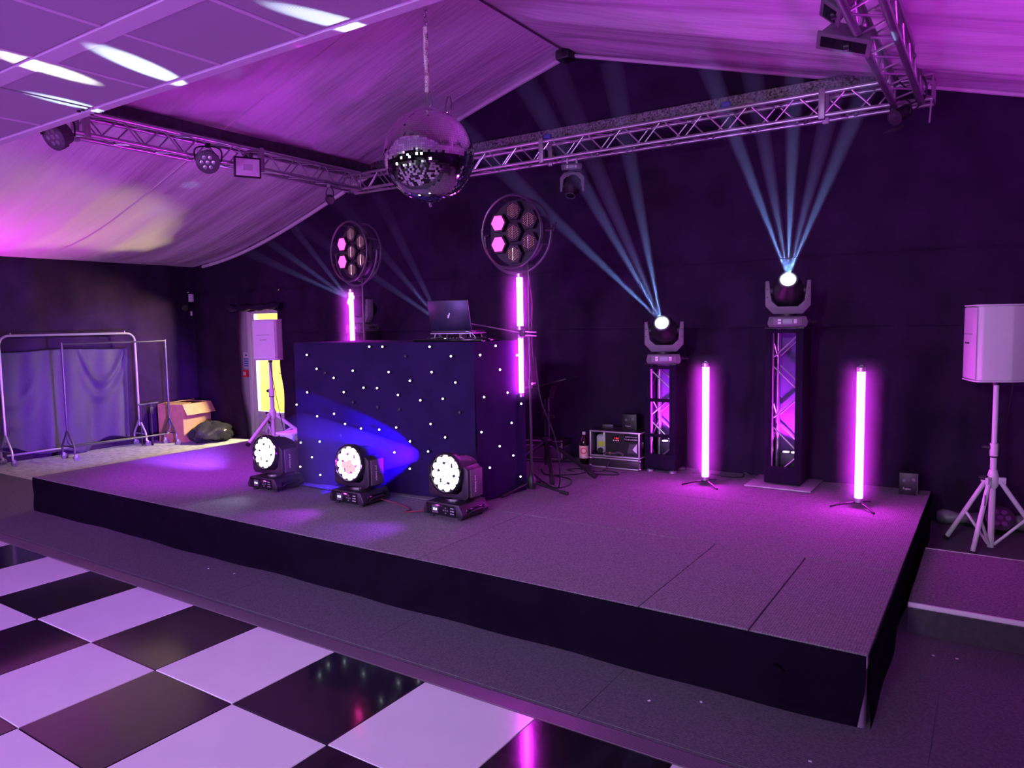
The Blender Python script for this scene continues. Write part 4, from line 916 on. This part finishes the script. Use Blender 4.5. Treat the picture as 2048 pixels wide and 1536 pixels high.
for x, lab in ((-3.83, 'blue cable plug on the back truss left of centre'), (-2.03, 'blue cable plug on the back truss towards the right')):
    tt = thing('cable_plug', lab, 'plug', (x, 6.50, 3.555)); part('body', B().rod((-0.035, 0, 0), (0.035, 0, 0), 0.024, n=12), BLUEC, tt); part('collar', B().rod((-0.05, 0, 0), (-0.03, 0, 0), 0.018, n=12), BLACKP, tt)

# ------------------------------------------------------------------ loudspeakers on tripod stands
def speaker(label, loc, rotz, w_=0.30, dp=0.34, H=0.53, tilt=0.0, badge='HK AUDIO'):
    """front looks along local -Y; tapers towards the back"""
    t = thing('loudspeaker', label, 'speaker', loc, rotz, 'white loudspeakers')
    b = B(); b.prism([(-w_/2, -dp/2+0.03), (-w_/2+0.02, -dp/2), (w_/2-0.02, -dp/2), (w_/2, -dp/2+0.03), (w_/2, dp*0.12), (w_*0.30, dp/2), (-w_*0.30, dp/2), (-w_/2, dp*0.12)], 0.012, H-0.012, None, 0.008); part('cabinet', b, WHITEP, t)
    for z in (0.006, H-0.006): part('end_plate', B().prism([(-w_/2-0.004, -dp/2+0.02), (-w_/2+0.03, -dp/2-0.012), (w_/2-0.03, -dp/2-0.012), (w_/2+0.004, -dp/2+0.02), (w_/2+0.004, dp*0.12), (w_*0.31, dp/2+0.004), (-w_*0.31, dp/2+0.004), (-w_/2-0.004, dp*0.12)], z-0.006, z+0.006, None, 0.004), WHITEP, t)
    g = B(); g.grid(lambda u, v: ((u-.5)*(w_-0.03), -dp/2-0.004-0.016*math.sin(PI*u), 0.02+v*(H-0.04)), 12, 2); part('grille', g, mat('white_grille', (0.66, 0.63, 0.66), 0.6, noise=0.15, nscale=220), t, 0)
    part('seam', B().box((0, -dp/2-0.018, H*0.62), (w_*0.55, 0.004, 0.004)), GREYP, t, None)
    text('badge', badge, 0.018, GREYD, t, (0.0, -dp/2-0.022, H*0.50), (PI/2, 0, 0), 0.001)
    part('pole_socket', B().rod((0, 0, -0.03), (0, 0, 0.01), 0.026), BLACKP, t)
    return t
def spk_stand(label, loc, rotz, Ht, hub, legs, m=WHITEM, r=0.021):
    t = thing('speaker_stand', label, 'speaker stand', loc, rotz, 'white tripod speaker stands')
    rodpart('pole', (0, 0, 0.04), (0, 0, Ht*0.60), r, m, t, 16); rodpart('upper_pole', (0, 0, Ht*0.58), (0, 0, Ht), r*0.83, m, t, 16)
    part('collar', B().rod((0, 0, Ht*0.60-0.05), (0, 0, Ht*0.60+0.05), r*1.25, n=16), m, t)
    k = part('clamp_knob', B().rod((-r, 0, Ht*0.60+0.02), (-r-0.05, 0, Ht*0.60+0.02), 0.018, n=10), BLACKP, t)
    part('collar_ring', B().torus(r*1.28, 0.005, 18, 6, M=TR(0, 0, Ht*0.60-0.045)), BLACKP, t)
    part('hub', B().lathe([(r*1.2, hub-0.07), (r*1.7, hub-0.05), (r*1.7, hub+0.02), (r*1.2, hub+0.06)], 16), m, t)
    part('hub_knob', B().rod((-0.03, -0.02, hub), (-0.085, -0.02, hub+0.005), 0.017, n=10), BLACKP, t)
    for x, y in legs:
        dv = Vector((x, y, 0)); dn = dv.normalized()
        a = Vector((0, 0, hub-0.02))+dn*0.045; e = Vector((x, y, 0.03))
        rodpart('leg', a, e, r*0.80, m, t, 14)
        part('rubber_foot', B().rod(e+(a-e)*0.03, e+(e-a).normalized()*0.015, r*0.95), RUBBER, t)
        mid = a+(e-a)*0.52; rodpart('leg_strut', (dn.x*0.02, dn.y*0.02, 0.06), mid, r*0.5, m, t, 8)
        part('leg_bracket', B().box((0, 0, 0), (0.07, 0.024, 0.05), 0.006, TR(*(dn*0.045+Vector((0, 0, hub-0.015)))) @ RZ(math.atan2(y, x))), m, t)
    part('maker_label', B().box((0, 0, 0), (0.006, 0.03, 0.075), 0.001, TR(*((Vector((legs[1][0], legs[1][1], 0)).normalized()*0.045+Vector((0, 0, hub-0.02)))*0.75+Vector((legs[1][0], legs[1][1], 0.02))*0.25-Vector((0.0, 0.0175, 0.0))))), BLACKP, t) if m is WHITEM and r > 0.02 else None
    return t
spk_stand('white tripod speaker stand on the floor right of the stage', (0.0, 6.17, 0.0), 0, 1.235, 0.54, [(-0.28, 0.16), (-0.105, -0.20), (0.36, 0.05)])
speaker('white loudspeaker turned sideways at the right edge', (0.0, 6.17, 1.235), math.radians(-72), 0.30, 0.34, 0.535)
spk_stand('white tripod speaker stand on the stage in front of the doorway', (-7.23, 5.70, SZ), 0, 0.985, 0.34, [(0.05, -0.40), (-0.34, 0.16), (0.30, 0.26)], WHITEM, 0.026)
speaker('white loudspeaker on its stand in front of the lit doorway', (-7.23, 5.70, SZ+0.985), math.radians(24), 0.30, 0.26, 0.48)
b = B(); b.path([(-7.14, 5.62, SZ+1.0), (-7.07, 5.60, SZ+0.75), (-6.98, 5.60, SZ+0.40), (-6.90, 5.62, SZ+0.01)], 0.005, n=6)
tag(part('speaker_cable', b, CABLE, None, 40), 'black cable running down from the speaker by the doorway', 'cable')
b = B(); b.path([(0.10, 6.10, 1.26), (0.06, 6.30, 0.85), (0.0, 6.45, 0.45), (0.02, 6.50, 0.02)], 0.004, n=6)
tag(part('speaker_cable', b, CABLE, None, 40), 'thin cable hanging behind the right speaker stand', 'cable')
# floor uplighter and rolled ducting behind the right stand
t = thing('uplighter', 'round black uplighter on the floor behind the right speaker stand', 'stage light', (0.05, 6.72, 0.0))
part('body', B().lathe([(0.07, 0.0), (0.10, 0.02), (0.10, 0.12), (0.085, 0.125)], 20, TR(0, 0, 0.11) @ aim((0.1, -0.8, 0.5)) @ TR(0, 0, -0.06)), BLACKP, t)
for k in range(7): part('lens', B().rod((0, 0, 0.12), (0, 0, 0.128), 0.02, n=10, M=TR(0, 0, 0.11) @ aim((0.1, -0.8, 0.5)) @ TR((0.052*math.cos(PI/3*k) if k < 6 else 0), (0.052*math.sin(PI/3*k) if k < 6 else 0), -0.06)), mat('dark_lens', (0.12, 0.11, 0.14), 0.1, 0.5), t)
t = thing('fabric_roll', 'grey rolled plastic sheet lying along the back drape', 'roll', (0.25, 6.84, 0.0))
rl = B(); rl.path([(-0.62, 0.03, 0.055), (-0.3, 0.0, 0.07), (0.0, 0.02, 0.075), (0.35, 0.0, 0.06), (0.8, 0.03, 0.045), (1.6, 0.03, 0.05)], [0.05+0.012*math.sin(k*1.3) for k in range(40)], n=12); part('sheet', rl, mat('grey_sheet', (0.20, 0.19, 0.22), 0.35, noise=0.3, nscale=10, bump=0.5, bscale=18), t)
part('tie', B().torus(0.075, 0.006, 18, 6, M=TR(-0.3, 0, 0.07) @ RY(PI/2)), BLACKP, t)

# ------------------------------------------------------------------ power boxes with control panels
def power_box(label, loc, rotz, w_=0.13, H=0.17):
    t = thing('power_box', label, 'power supply', loc, rotz, 'black power boxes')
    part('case', B().box((0, 0, H/2), (w_, 0.12, H), 0.006), BLACKP, t)
    for x, z in ((-0.03, 0.11), (0.035, 0.12)): part('socket', B().rod((x, -0.060, z*H/0.17), (x, -0.064, z*H/0.17), 0.012, n=12), GREYP, t)
    text('maker_print', 'Fogtec', 0.020, PRINTW, t, (-0.01, -0.0612, H*0.28), (PI/2, 0, 0), 0.0006)
    part('edge_rib', B().box((w_/2-0.004, -0.062, H/2), (0.006, 0.004, H)), GREYD, t, None)
    return t
power_box('black power box at the stage back right corner', (-0.545, 6.38, SZ), 0.05)

# ------------------------------------------------------------------ haze machine in a flight case, bottle and cases
EDGE = mat('case_edge', (0.72, 0.70, 0.70), 0.3, 0.6)
LAMI = mat('case_laminate', (0.035, 0.025, 0.035), 0.4)
t = thing('haze_machine', 'haze machine in a black flight case with pale metal edges', 'haze machine', (-2.945, 6.27, SZ+0.112), math.radians(2))
W_, D_, H_ = 0.50, 0.30, 0.245
b = B(); b.box((0, 0.02, H_-0.006), (W_, D_, 0.012)); b.box((0, 0.02, 0.006), (W_, D_, 0.012)); b.box((-W_/2+0.006, 0.02, H_/2), (0.012, D_, H_)); b.box((W_/2-0.006, 0.02, H_/2), (0.012, D_, H_)); b.box((0, D_/2+0.014, H_/2), (W_, 0.012, H_)); part('case', b, LAMI, t, None)
yf = -D_/2+0.015
for a, c in (((-W_/2, yf, 0.008), (W_/2, yf, 0.008)), ((-W_/2, yf, H_-0.008), (W_/2, yf, H_-0.008)), ((-W_/2+0.006, yf, 0), (-W_/2+0.006, yf, H_)), ((W_/2-0.006, yf, 0), (W_/2-0.006, yf, H_))):
    A = Vector(a); C = Vector(c); part('edge_bar', B().box((A+C)/2, (max(0.014, abs(C.x-A.x)), 0.014, max(0.014, abs(C.z-A.z))), 0.003), EDGE, t)
part('divider', B().box((-0.105, yf+0.004, H_/2), (0.010, 0.012, H_-0.02), 0.002), EDGE, t)
for z in (0.008, H_-0.008): part('edge_bar', B().box((W_/2, 0.02, z), (0.012, D_, 0.014), 0.003), EDGE, t)
part('machine_front', B().box((0.072, yf+0.02, H_/2), (0.335, 0.012, H_-0.03)), BLACKP, t, None)
can = part('fluid_canister', B().box((-0.172, 0.02, 0.103), (0.115, 0.14, 0.175), 0.03, seg=3), mat('cloudy_plastic', (0.62, 0.64, 0.62), 0.35), t)
part('canister_label', B().box((-0.158, -0.052, 0.105), (0.078, 0.003, 0.05), 0.001, seg=1), mat('fluorescent_label', (0.60, 0.85, 0.02), 0.5), can, None, None, (0, 0.0, 0.0))
part('canister_cap', B().rod((-0.175, -0.05, 0.045), (-0.175, -0.075, 0.045), 0.024, n=16), BLACKP, can)
tp = part('title_plate', B().box((0.165, yf+0.012, 0.185), (0.135, 0.003, 0.062)), BLACKG, t, None)
text('title_print', 'SMOKE FACTORY', 0.015, PRINTW, tp, (0.165, yf+0.009, 0.198), (PI/2, 0, 0), 0.0006); text('title_print', 'TOUR-HAZER II', 0.0205, PRINTW, tp, (0.165, yf+0.009, 0.174), (PI/2, 0, 0), 0.0006)
dsp = part('display', B().box((0.012, yf+0.012, 0.180), (0.055, 0.003, 0.026)), BLACKG, t, None); text('display_digits', '1 0.0', 0.022, REDLED, dsp, (0.016, yf+0.009, 0.180), (PI/2, 0, 0), 0.0005)
for k in range(4): part('button', B().rod((-0.012+k*0.016, yf+0.012, 0.160), (-0.012+k*0.016, yf+0.006, 0.160), 0.005, n=8), WHITEP if k < 3 else REDLED, t)
part('nozzle_plate', B().prism([(0.125, 0.05), (0.215, 0.05), (0.215, 0.135), (0.145, 0.135)], -0.002, 0.002, TR(0, yf+0.010, 0) @ RX(PI/2)), GREYD, t, None)
part('deflector', B().prism([(0.180, 0.085), (0.222, 0.052), (0.222, 0.140)], -0.004, 0.004, TR(0, yf+0.004, 0) @ RX(PI/2)), WHITEP, t, None)
part('hose', B().path([(-0.10, yf-0.006, 0.035), (-0.05, yf-0.012, 0.04), (0.0, yf-0.012, 0.04), (0.05, yf-0.006, 0.05), (0.09, yf-0.004, 0.03)], 0.010, n=8), GREYD, t)
part('brass_fitting', B().rod((-0.045, yf-0.012, 0.04), (-0.028, yf-0.012, 0.04), 0.016, n=8), mat('brass', (0.75, 0.60, 0.20), 0.3, 0.9), t)
part('catch', B().box((W_/2+0.006, -0.06, H_*0.5), (0.01, 0.03, 0.06), 0.003), CHROME, t)
t = thing('flight_case', 'low flight case base with ball corners under the haze machine', 'flight case', (-2.945, 6.29, SZ), math.radians(2))
part('panel', B().box((0, 0, 0.058), (0.50, 0.32, 0.088), 0.004), LAMI, t)
for z in (0.014, 0.100): part('edge_bar', B().box((0, -0.155, z), (0.50, 0.016, 0.012), 0.003), EDGE, t)
for x in (-0.245, 0.245):
    for y in (-0.15, 0.15):
        for z in (0.018, 0.090): part('ball_corner', B().sph((x, y, z), 0.020, 12, 8), CHROME, t, 0)
        part('corner_bar', B().box((x, y, 0.055), (0.014, 0.014, 0.07), 0.002), EDGE, t)
power_box('black power box standing on the haze machine case', (-2.86, 6.33, SZ+0.351), 0.15, 0.14, 0.155)
t = thing('small_adapter', 'small black adapter lying on the haze machine case', 'adapter', (-3.08, 6.30, SZ+0.351), 0.3); part('body', B().box((0, 0, 0.025), (0.11, 0.08, 0.05), 0.012), BLACKP, t); part('cord', B().path([(0.05, 0, 0.02), (0.09, 0.0, 0.012), (0.14, 0.02, 0.006)], 0.004, n=6), CABLE, t)
t = thing('drink_bottle', 'dark plastic drink bottle with a pale label and red ring', 'bottle', (-3.275, 6.17, SZ))
part('bottle', B().lathe([(0.040, 0.0), (0.044, 0.012), (0.044, 0.06), (0.043, 0.20), (0.044, 0.215), (0.034, 0.255), (0.016, 0.290), (0.0135, 0.305)], 24), mat('cola_plastic', (0.020, 0.008, 0.006), 0.06, coat=0.5), t)
part('cap', B().lathe([(0.016, 0.300), (0.016, 0.322), (0.014, 0.325)], 16), mat('white_cap', (0.80, 0.78, 0.78), 0.4), t)
lb = part('label', B().lathe([(0.0452, 0.075), (0.0452, 0.195)], 28, None, False, False), mat('cream_label', (0.72, 0.55, 0.42), 0.5, noise=0.25, nscale=30, stretch=(1, 1, 0.15)), t, 40)
part('label_ring', B().torus(0.026, 0.0045, 24, 6, M=TR(0.018, -0.043, 0.150) @ RZ(0.38) @ RX(PI/2) @ Matrix.Diagonal((1, 1, 0.3, 1))), mat('red_print', (0.70, 0.02, 0.03), 0.5), lb)
t = thing('flight_case', 'low silver edged flight case behind the tripod', 'flight case', (-3.86, 6.36, SZ+0.006), math.radians(8))
part('body', B().box((0, 0, 0.07), (0.55, 0.26, 0.13), 0.006), mat('case_grey', (0.20, 0.17, 0.21), 0.4, 0.3), t); part('lid', B().box((0, 0, 0.165), (0.55, 0.26, 0.05), 0.006), LAMI, t)
for z in (0.008, 0.135, 0.186): part('edge_bar', B().box((0, -0.132, z), (0.55, 0.012, 0.012), 0.003), EDGE, t)
for x in (-0.268, 0.268):
    part('corner_bar', B().box((x, -0.132, 0.10), (0.014, 0.012, 0.19), 0.003), EDGE, t)
    for z in (0.012, 0.184): part('ball_corner', B().sph((x, -0.128, z), 0.017, 12, 8), CHROME, t, 0)
for x in (-0.14, 0.12): part('butterfly_catch', B().box((x, -0.138, 0.135), (0.05, 0.01, 0.05), 0.003), CHROME, t)

# ------------------------------------------------------------------ music stand on a heavy tripod
t = thing('music_stand', 'black tripod stand with a flat tray beside the booth', 'stand', (-3.50, 5.86, SZ))
for dx in (-0.018, 0.018): rodpart('pole', (dx, 0, 0.04), (dx, 0, 0.68), 0.011, BLACKM, t, 12)
part('collar', B().box((0, 0, 0.50), (0.07, 0.045, 0.08), 0.01), BLACKP, t); part('clamp_knob', B().rod((0.03, 0, 0.50), (0.075, 0, 0.50), 0.014, n=8), BLACKP, t)
part('hub', B().lathe([(0.03, 0.22), (0.05, 0.25), (0.05, 0.29), (0.03, 0.31)], 14), BLACKP, t)
M = TR(0.0, 0, 0.80) @ RZ(math.radians(8)) @ RY(math.radians(-14))
part('tray', B().box((0.03, 0, 0), (0.46, 0.30, 0.018), 0.005, M), BLACKP, t)
for y in (-0.14, -0.02): part('tray_lip', B().box((-0.175, y, 0.012), (0.11, 0.012, 0.022), 0.003, M), GREYP, t)
part('tray_mount', B().prism([(-0.05, -0.06), (0.05, -0.06), (0.08, 0.06), (-0.08, 0.06)], -0.05, 0.05, TR(0, 0, 0.73) @ RX(PI/2)), BLACKP, t)
for x, y in ((0.58, -0.18), (0.38, -0.56), (-0.22, -0.52)):
    dn = Vector((x, y, 0)).normalized(); e = Vector((x, y, 0.03)); a = dn*0.04+Vector((0, 0, 0.26))
    rodpart('leg', a, e, 0.019, BLACKM, t, 12); part('rubber_foot', B().rod(e+(a-e)*0.10, e+(e-a).normalized()*0.02, 0.025, n=14), RUBBER, t)
    rodpart('leg_strut', (dn.x*0.02, dn.y*0.02, 0.07), a+(e-a)*0.6, 0.008, BLACKM, t)

# ------------------------------------------------------------------ cables on the stage
def cable(lab, pts, r=0.0055, m=CABLE, nm_='floor_cable'):
    b = B(); b.path([(x, y, SZ+0.007+z) for x, y, z in pts], r, n=6); tag(part(nm_, b, m, None, 40), lab, 'cable')
cable('black cable looping on the deck below the haze machine', [(-2.96, 6.06, 0.08), (-2.98, 6.00, 0.0), (-3.08, 5.93, 0), (-2.98, 5.84, 0), (-2.80, 5.90, 0), (-2.85, 5.99, 0.0), (-2.98, 5.97, 0.012)])
cable('black cable trailing from the music stand to the bottle', [(-3.50, 5.75, 0), (-3.35, 5.60, 0), (-3.15, 5.72, 0), (-3.10, 5.90, 0), (-3.22, 6.00, 0), (-3.30, 5.88, 0.0), (-3.18, 5.80, 0.012)])
cable('black cable loop on the deck under the tripod legs', [(-3.45, 5.55, 0), (-3.25, 5.35, 0), (-3.02, 5.18, 0), (-2.98, 5.36, 0), (-3.10, 5.55, 0), (-3.35, 5.62, 0)])
cable('black cable hanging down the right light stand', [(-3.10, 5.02, 1.10), (-3.06, 5.03, 0.75), (-2.99, 5.12, 0.45), (-2.98, 5.18, 0.2), (-3.02, 5.24, 0.0), (-3.12, 5.30, 0)])
cable('thin wire hanging beside the upper tube', [(-3.12, 4.97, 1.76), (-3.09, 4.97, 1.50), (-3.10, 4.97, 1.30), (-3.09, 4.98, 1.05)], 0.003)
cable('black cable along the back between the two towers', [(-2.25, 6.30, 0), (-2.1, 6.33, 0), (-1.95, 6.28, 0), (-1.82, 6.34, 0), (-1.78, 6.28, 0.05), (-1.68, 6.30, 0.0), (-1.62, 6.30, 0)])
t = thing('wall_adapter', 'small black plug adapter lying beside the bottle', 'adapter', (-3.17, 6.00, SZ), 0.4); part('body', B().box((0, 0, 0.022), (0.09, 0.06, 0.044), 0.008), BLACKP, t); part('indicator', B().rod((0, -0.03, 0.03), (0, -0.033, 0.03), 0.004, n=8), REDLED, t)

# ------------------------------------------------------------------ left side: clothes rails, cloth, carton, bag
def rail(label, x, y0, y1, H, m, base=True, rounded=False, legspread=0.16):
    t = thing('clothes_rail', label, 'clothes rail', (x, y0, 0)); L = y1-y0
    if rounded:
        part('top_frame', B().path([(0, 0, 0.30)]+[(0, 0.12-0.12*math.cos(a*PI/12), H-0.12+0.12*math.sin(a*PI/12)) for a in range(7)]+[(0, L-0.12+0.12*math.sin(a*PI/12), H-0.12+0.12*math.cos(a*PI/12)) for a in range(7)]+[(0, L, 0.30)], 0.016, n=10, smooth=False), m, t)
    else:
        rodpart('rail', (0, 0, H-0.02), (0, L, H-0.02), 0.012, m, t)
        for y in (0, L): rodpart('upright', (0, y, 0.28), (0, y, H), 0.014, m, t)
    if rounded: rodpart('base_rail', (0, 0, 0.13), (0, L, 0.13), 0.014, m, t)
    else: part('base_rail', B().path([(0, 0, 0.40), (0, 0, 0.25), (0, 0.05, 0.19), (0, 0.12, 0.17), (0, L-0.12, 0.17), (0, L-0.05, 0.19), (0, L, 0.25), (0, L, 0.40)], 0.013, n=8, sub=4), m, t)
    for y in (0, L):
        for s in (-1, 1):
            part('leg', B().path([(0, y, 0.40), (s*legspread*0.9, y, 0.20), (s*legspread, y, 0.16), (s*legspread, y, 0.085)], 0.013, n=8, sub=3, smooth=False), m, t)
            c = part('castor', B().rod((s*legspread-0.013, y+0.02, 0.042), (s*legspread+0.013, y+0.02, 0.042), 0.040, n=20), GREYP, t); part('castor_fork', B().box((s*legspread, y+0.01, 0.07), (0.034, 0.03, 0.045), 0.004), ALU_D, c)
        rodpart('leg_brace', (-legspread*0.95, y, 0.18), (legspread*0.95, y, 0.18), 0.009, m, t)
    if rounded:
        for y in (0.14, L-0.14): part('hook_stud', B().rod((0, y, H+0.012), (0, y, H+0.035), 0.007, n=8), m, t)
    return t
PURPM = mat('rail_metal', (0.55, 0.52, 0.56), 0.35, 0.7)
rail('tall chrome clothes rail with rounded corners against the left wall', -10.42, 4.12, 5.86, 1.645, PURPM, True, True)
rail('black clothes rail on castors in front of the chrome one', -10.12, 4.72, 6.14, 1.545, mat('rail_black', (0.09, 0.08, 0.10), 0.35, 0.6))
sat = mat('grey_satin', (0.13, 0.105, 0.17), 0.72, bump=0.3, bscale=16)
b = B()
def cl(u, v):
    y = 4.0+1.82*u; zt = 1.44-0.012*math.sin(9*u); zb = 0.10+0.07*math.sin(7*u+1)+0.04*math.sin(17*u); z = zt-(zt-zb)*v
    f = 0.045*math.sin(13*u+1.2*v+0.5)*(0.25+v)+0.030*math.sin(24*u-2*v+1)*(0.4+0.6*v)+0.014*math.sin(47*u+3*v)
    sw = 0.0
    for uc, vc, k_, wd, am in ((0.80, 0.36, 3.0, 0.05, 0.10), (0.80, 0.52, 2.4, 0.05, 0.07), (0.12, 0.55, 2.2, 0.06, 0.09), (0.10, 0.78, 1.6, 0.06, 0.08)):
        dv_ = v-(vc-k_*(u-uc)**2*4); sw += am*math.exp(-(dv_/wd)**2)*math.exp(-((u-uc)/0.16)**2)
    return (XL+0.09+f*0.9+sw*0.75, y+0.04*v*math.sin(5*u), z)
b.grid(cl, 110, 70); b.solid(0.003)
tag(part('hanging_cloth', b, sat, None, 0), 'dark grey satin cloth hung behind the clothes rails', 'cloth')
CARD = mat('cardboard', (0.46, 0.28, 0.11), 0.8, noise=0.1, nscale=12)
t = thing('cardboard_box', 'large brown cardboard carton with one flap folded down', 'box', (-10.06, 6.32, 0.006), math.radians(105))
# local: origin at the nearest corner, +X along the side lit by the doorway, +Y along the dark side
bx_, by_, bh_, th_ = 0.58, 0.46, 0.56, 0.008
for c, dd in (((bx_/2, 0, bh_/2), (bx_, th_, bh_)), ((bx_/2, by_, bh_/2), (bx_, th_, bh_)), ((0, by_/2, bh_/2), (th_, by_, bh_)), ((bx_, by_/2, bh_/2), (th_, by_, bh_)), ((bx_/2, by_/2, 0.004), (bx_, by_, th_))):
    part('carton_wall', B().box(c, dd), CARD, t, None)
part('flap', B().box((bx_/2, 0, 0.085), (bx_+0.02, th_, 0.18), 0, TR(0, -0.006, bh_) @ RX(math.radians(180-28)) ), CARD, t, None)
part('flap', B().box((bx_/2, 0, 0.085), (bx_, th_, 0.17), 0, TR(0, by_, bh_) @ RX(math.radians(80))), CARD, t, None)
part('flap', B().box((0, by_/2, 0.09), (th_, by_, 0.18), 0, TR(0, 0, bh_) @ RY(math.radians(84))), CARD, t, None)
part('flap', B().box((0, by_/2, 0.09), (th_, by_, 0.18), 0, TR(bx_, 0, bh_) @ RY(math.radians(-82))), CARD, t, None)
BAG = mat('bin_bag', (0.030, 0.030, 0.034), 0.25, noise=0.2, nscale=8, bump=0.6, bscale=12)
t = thing('bin_bag', 'crumpled black bin bag leaning against the carton', 'bag', (-9.80, 6.60, 0.008))
bb = B(); bb.sph((0, 0, 0), 1.0, 36, 20)
for v in bb.bm.verts:
    c = v.co.copy(); a = math.atan2(c.y, c.x)
    k = 1+0.10*math.sin(5*a+3*c.z)+0.07*math.sin(9*a-4*c.z+1)+0.05*math.sin(17*a+2)
    zz = c.z; v.co = Vector((c.x*0.27*k, c.y*0.31*k, max(0.0, 0.13+0.155*zz*(1+0.2*math.sin(3*a)))))
part('bag', bb, BAG, t, 0); part('tied_neck', B().path([(-0.05, -0.02, 0.20), (-0.07, -0.03, 0.25), (-0.10, -0.02, 0.275), (-0.13, 0.0, 0.28)], 0.022, n=8), BAG, t)
t = thing('folded_stand', 'folded black keyboard stand standing between rail and carton', 'stand', (-10.38, 6.02, 0.006))
rodpart('post', (0, 0, 0), (0, 0, 0.60), 0.012, BLACKM, t); rodpart('post', (0, -0.16, 0), (0, -0.16, 0.60), 0.012, BLACKM, t); rodpart('top_bar', (0, -0.20, 0.60), (0.03, 0.10, 0.61), 0.013, GREYD, t); rodpart('foot_bar', (-0.1, -0.08, 0.012), (0.14, -0.08, 0.012), 0.012, BLACKM, t); part('clamp', B().box((0.0, 0.0, 0.50), (0.05, 0.05, 0.10), 0.008), BLACKP, t)
# bracket with camera on the left corner of the back drape
t = thing('wall_camera', 'small wall bracket with a pale box high in the left corner', 'camera', (-10.50, 6.82, 2.10))
part('bracket', B().rod((-0.06, 0.1, 0.10), (-0.03, 0.0, 0.02), 0.012), BLACKM, t); part('pale_box', B().box((0.03, 0, 0.07), (0.07, 0.05, 0.12), 0.006), WHITEP, t); part('lamp_body', B().lathe([(0.03, -0.06), (0.05, -0.03), (0.05, 0.05), (0.04, 0.06)], 16, TR(-0.04, -0.05, -0.06) @ aim((0.5, -0.6, -0.5))), BLACKP, t); part('pale_pin', B().box((0.02, 0, -0.17), (0.03, 0.02, 0.07), 0.004), WHITEP, t)
for k in range(2): part('indicator', B().sph((-0.02+k*0.03, -0.02, 0.155), 0.009, 8, 6), WHITEP, t, 0)
# rolled blind of drape tied up over the doorway
b = B(); b.path([(-9.68, 6.93, 1.99), (-9.45, 6.92, 1.985), (-9.15, 6.93, 1.995), (-8.85, 6.92, 1.985), (-8.62, 6.90, 2.005), (-8.50, 6.92, 1.99)], [0.045+0.012*math.sin(k*0.9) for k in range(40)], n=10)
tag(part('rolled_curtain', b, BLACKCLOTH, None, 40), 'black curtain rolled up above the doorway', 'curtain')
# scraps on the floor
SCR = mat('paper_scrap', (0.85, 0.82, 0.85), 0.6)
SCL = ('tiny white scrap on the carpet below the stage skirt centre', 'tiny white scrap on the carpet near the front right skirt', 'tiny white scrap closest to the front right skirt', 'tiny white scrap on the carpet by the stage corner leg', 'second tiny scrap on the carpet below the skirt centre', 'tiny white scrap in front of the white nosed step', 'tiny white scrap right of the one before the step')
for k, (x, y, z) in enumerate(((-4.6, 3.02, 0.006), (-1.25, 2.95, 0.006), (-1.05, 3.06, 0.006), (-0.55, 2.85, 0.006), (-4.35, 3.05, 0.006), (-0.22, 4.10, 0.006), (-0.12, 4.12, 0.006))):
    o = part('paper_scrap', B().box((0, 0, 0.0015), (0.012, 0.009, 0.002), 0, RZ(k*1.1)), SCR, None, None, (x, y, z)); tag(o, SCL[k], 'scrap', 'paper scraps on the carpet')
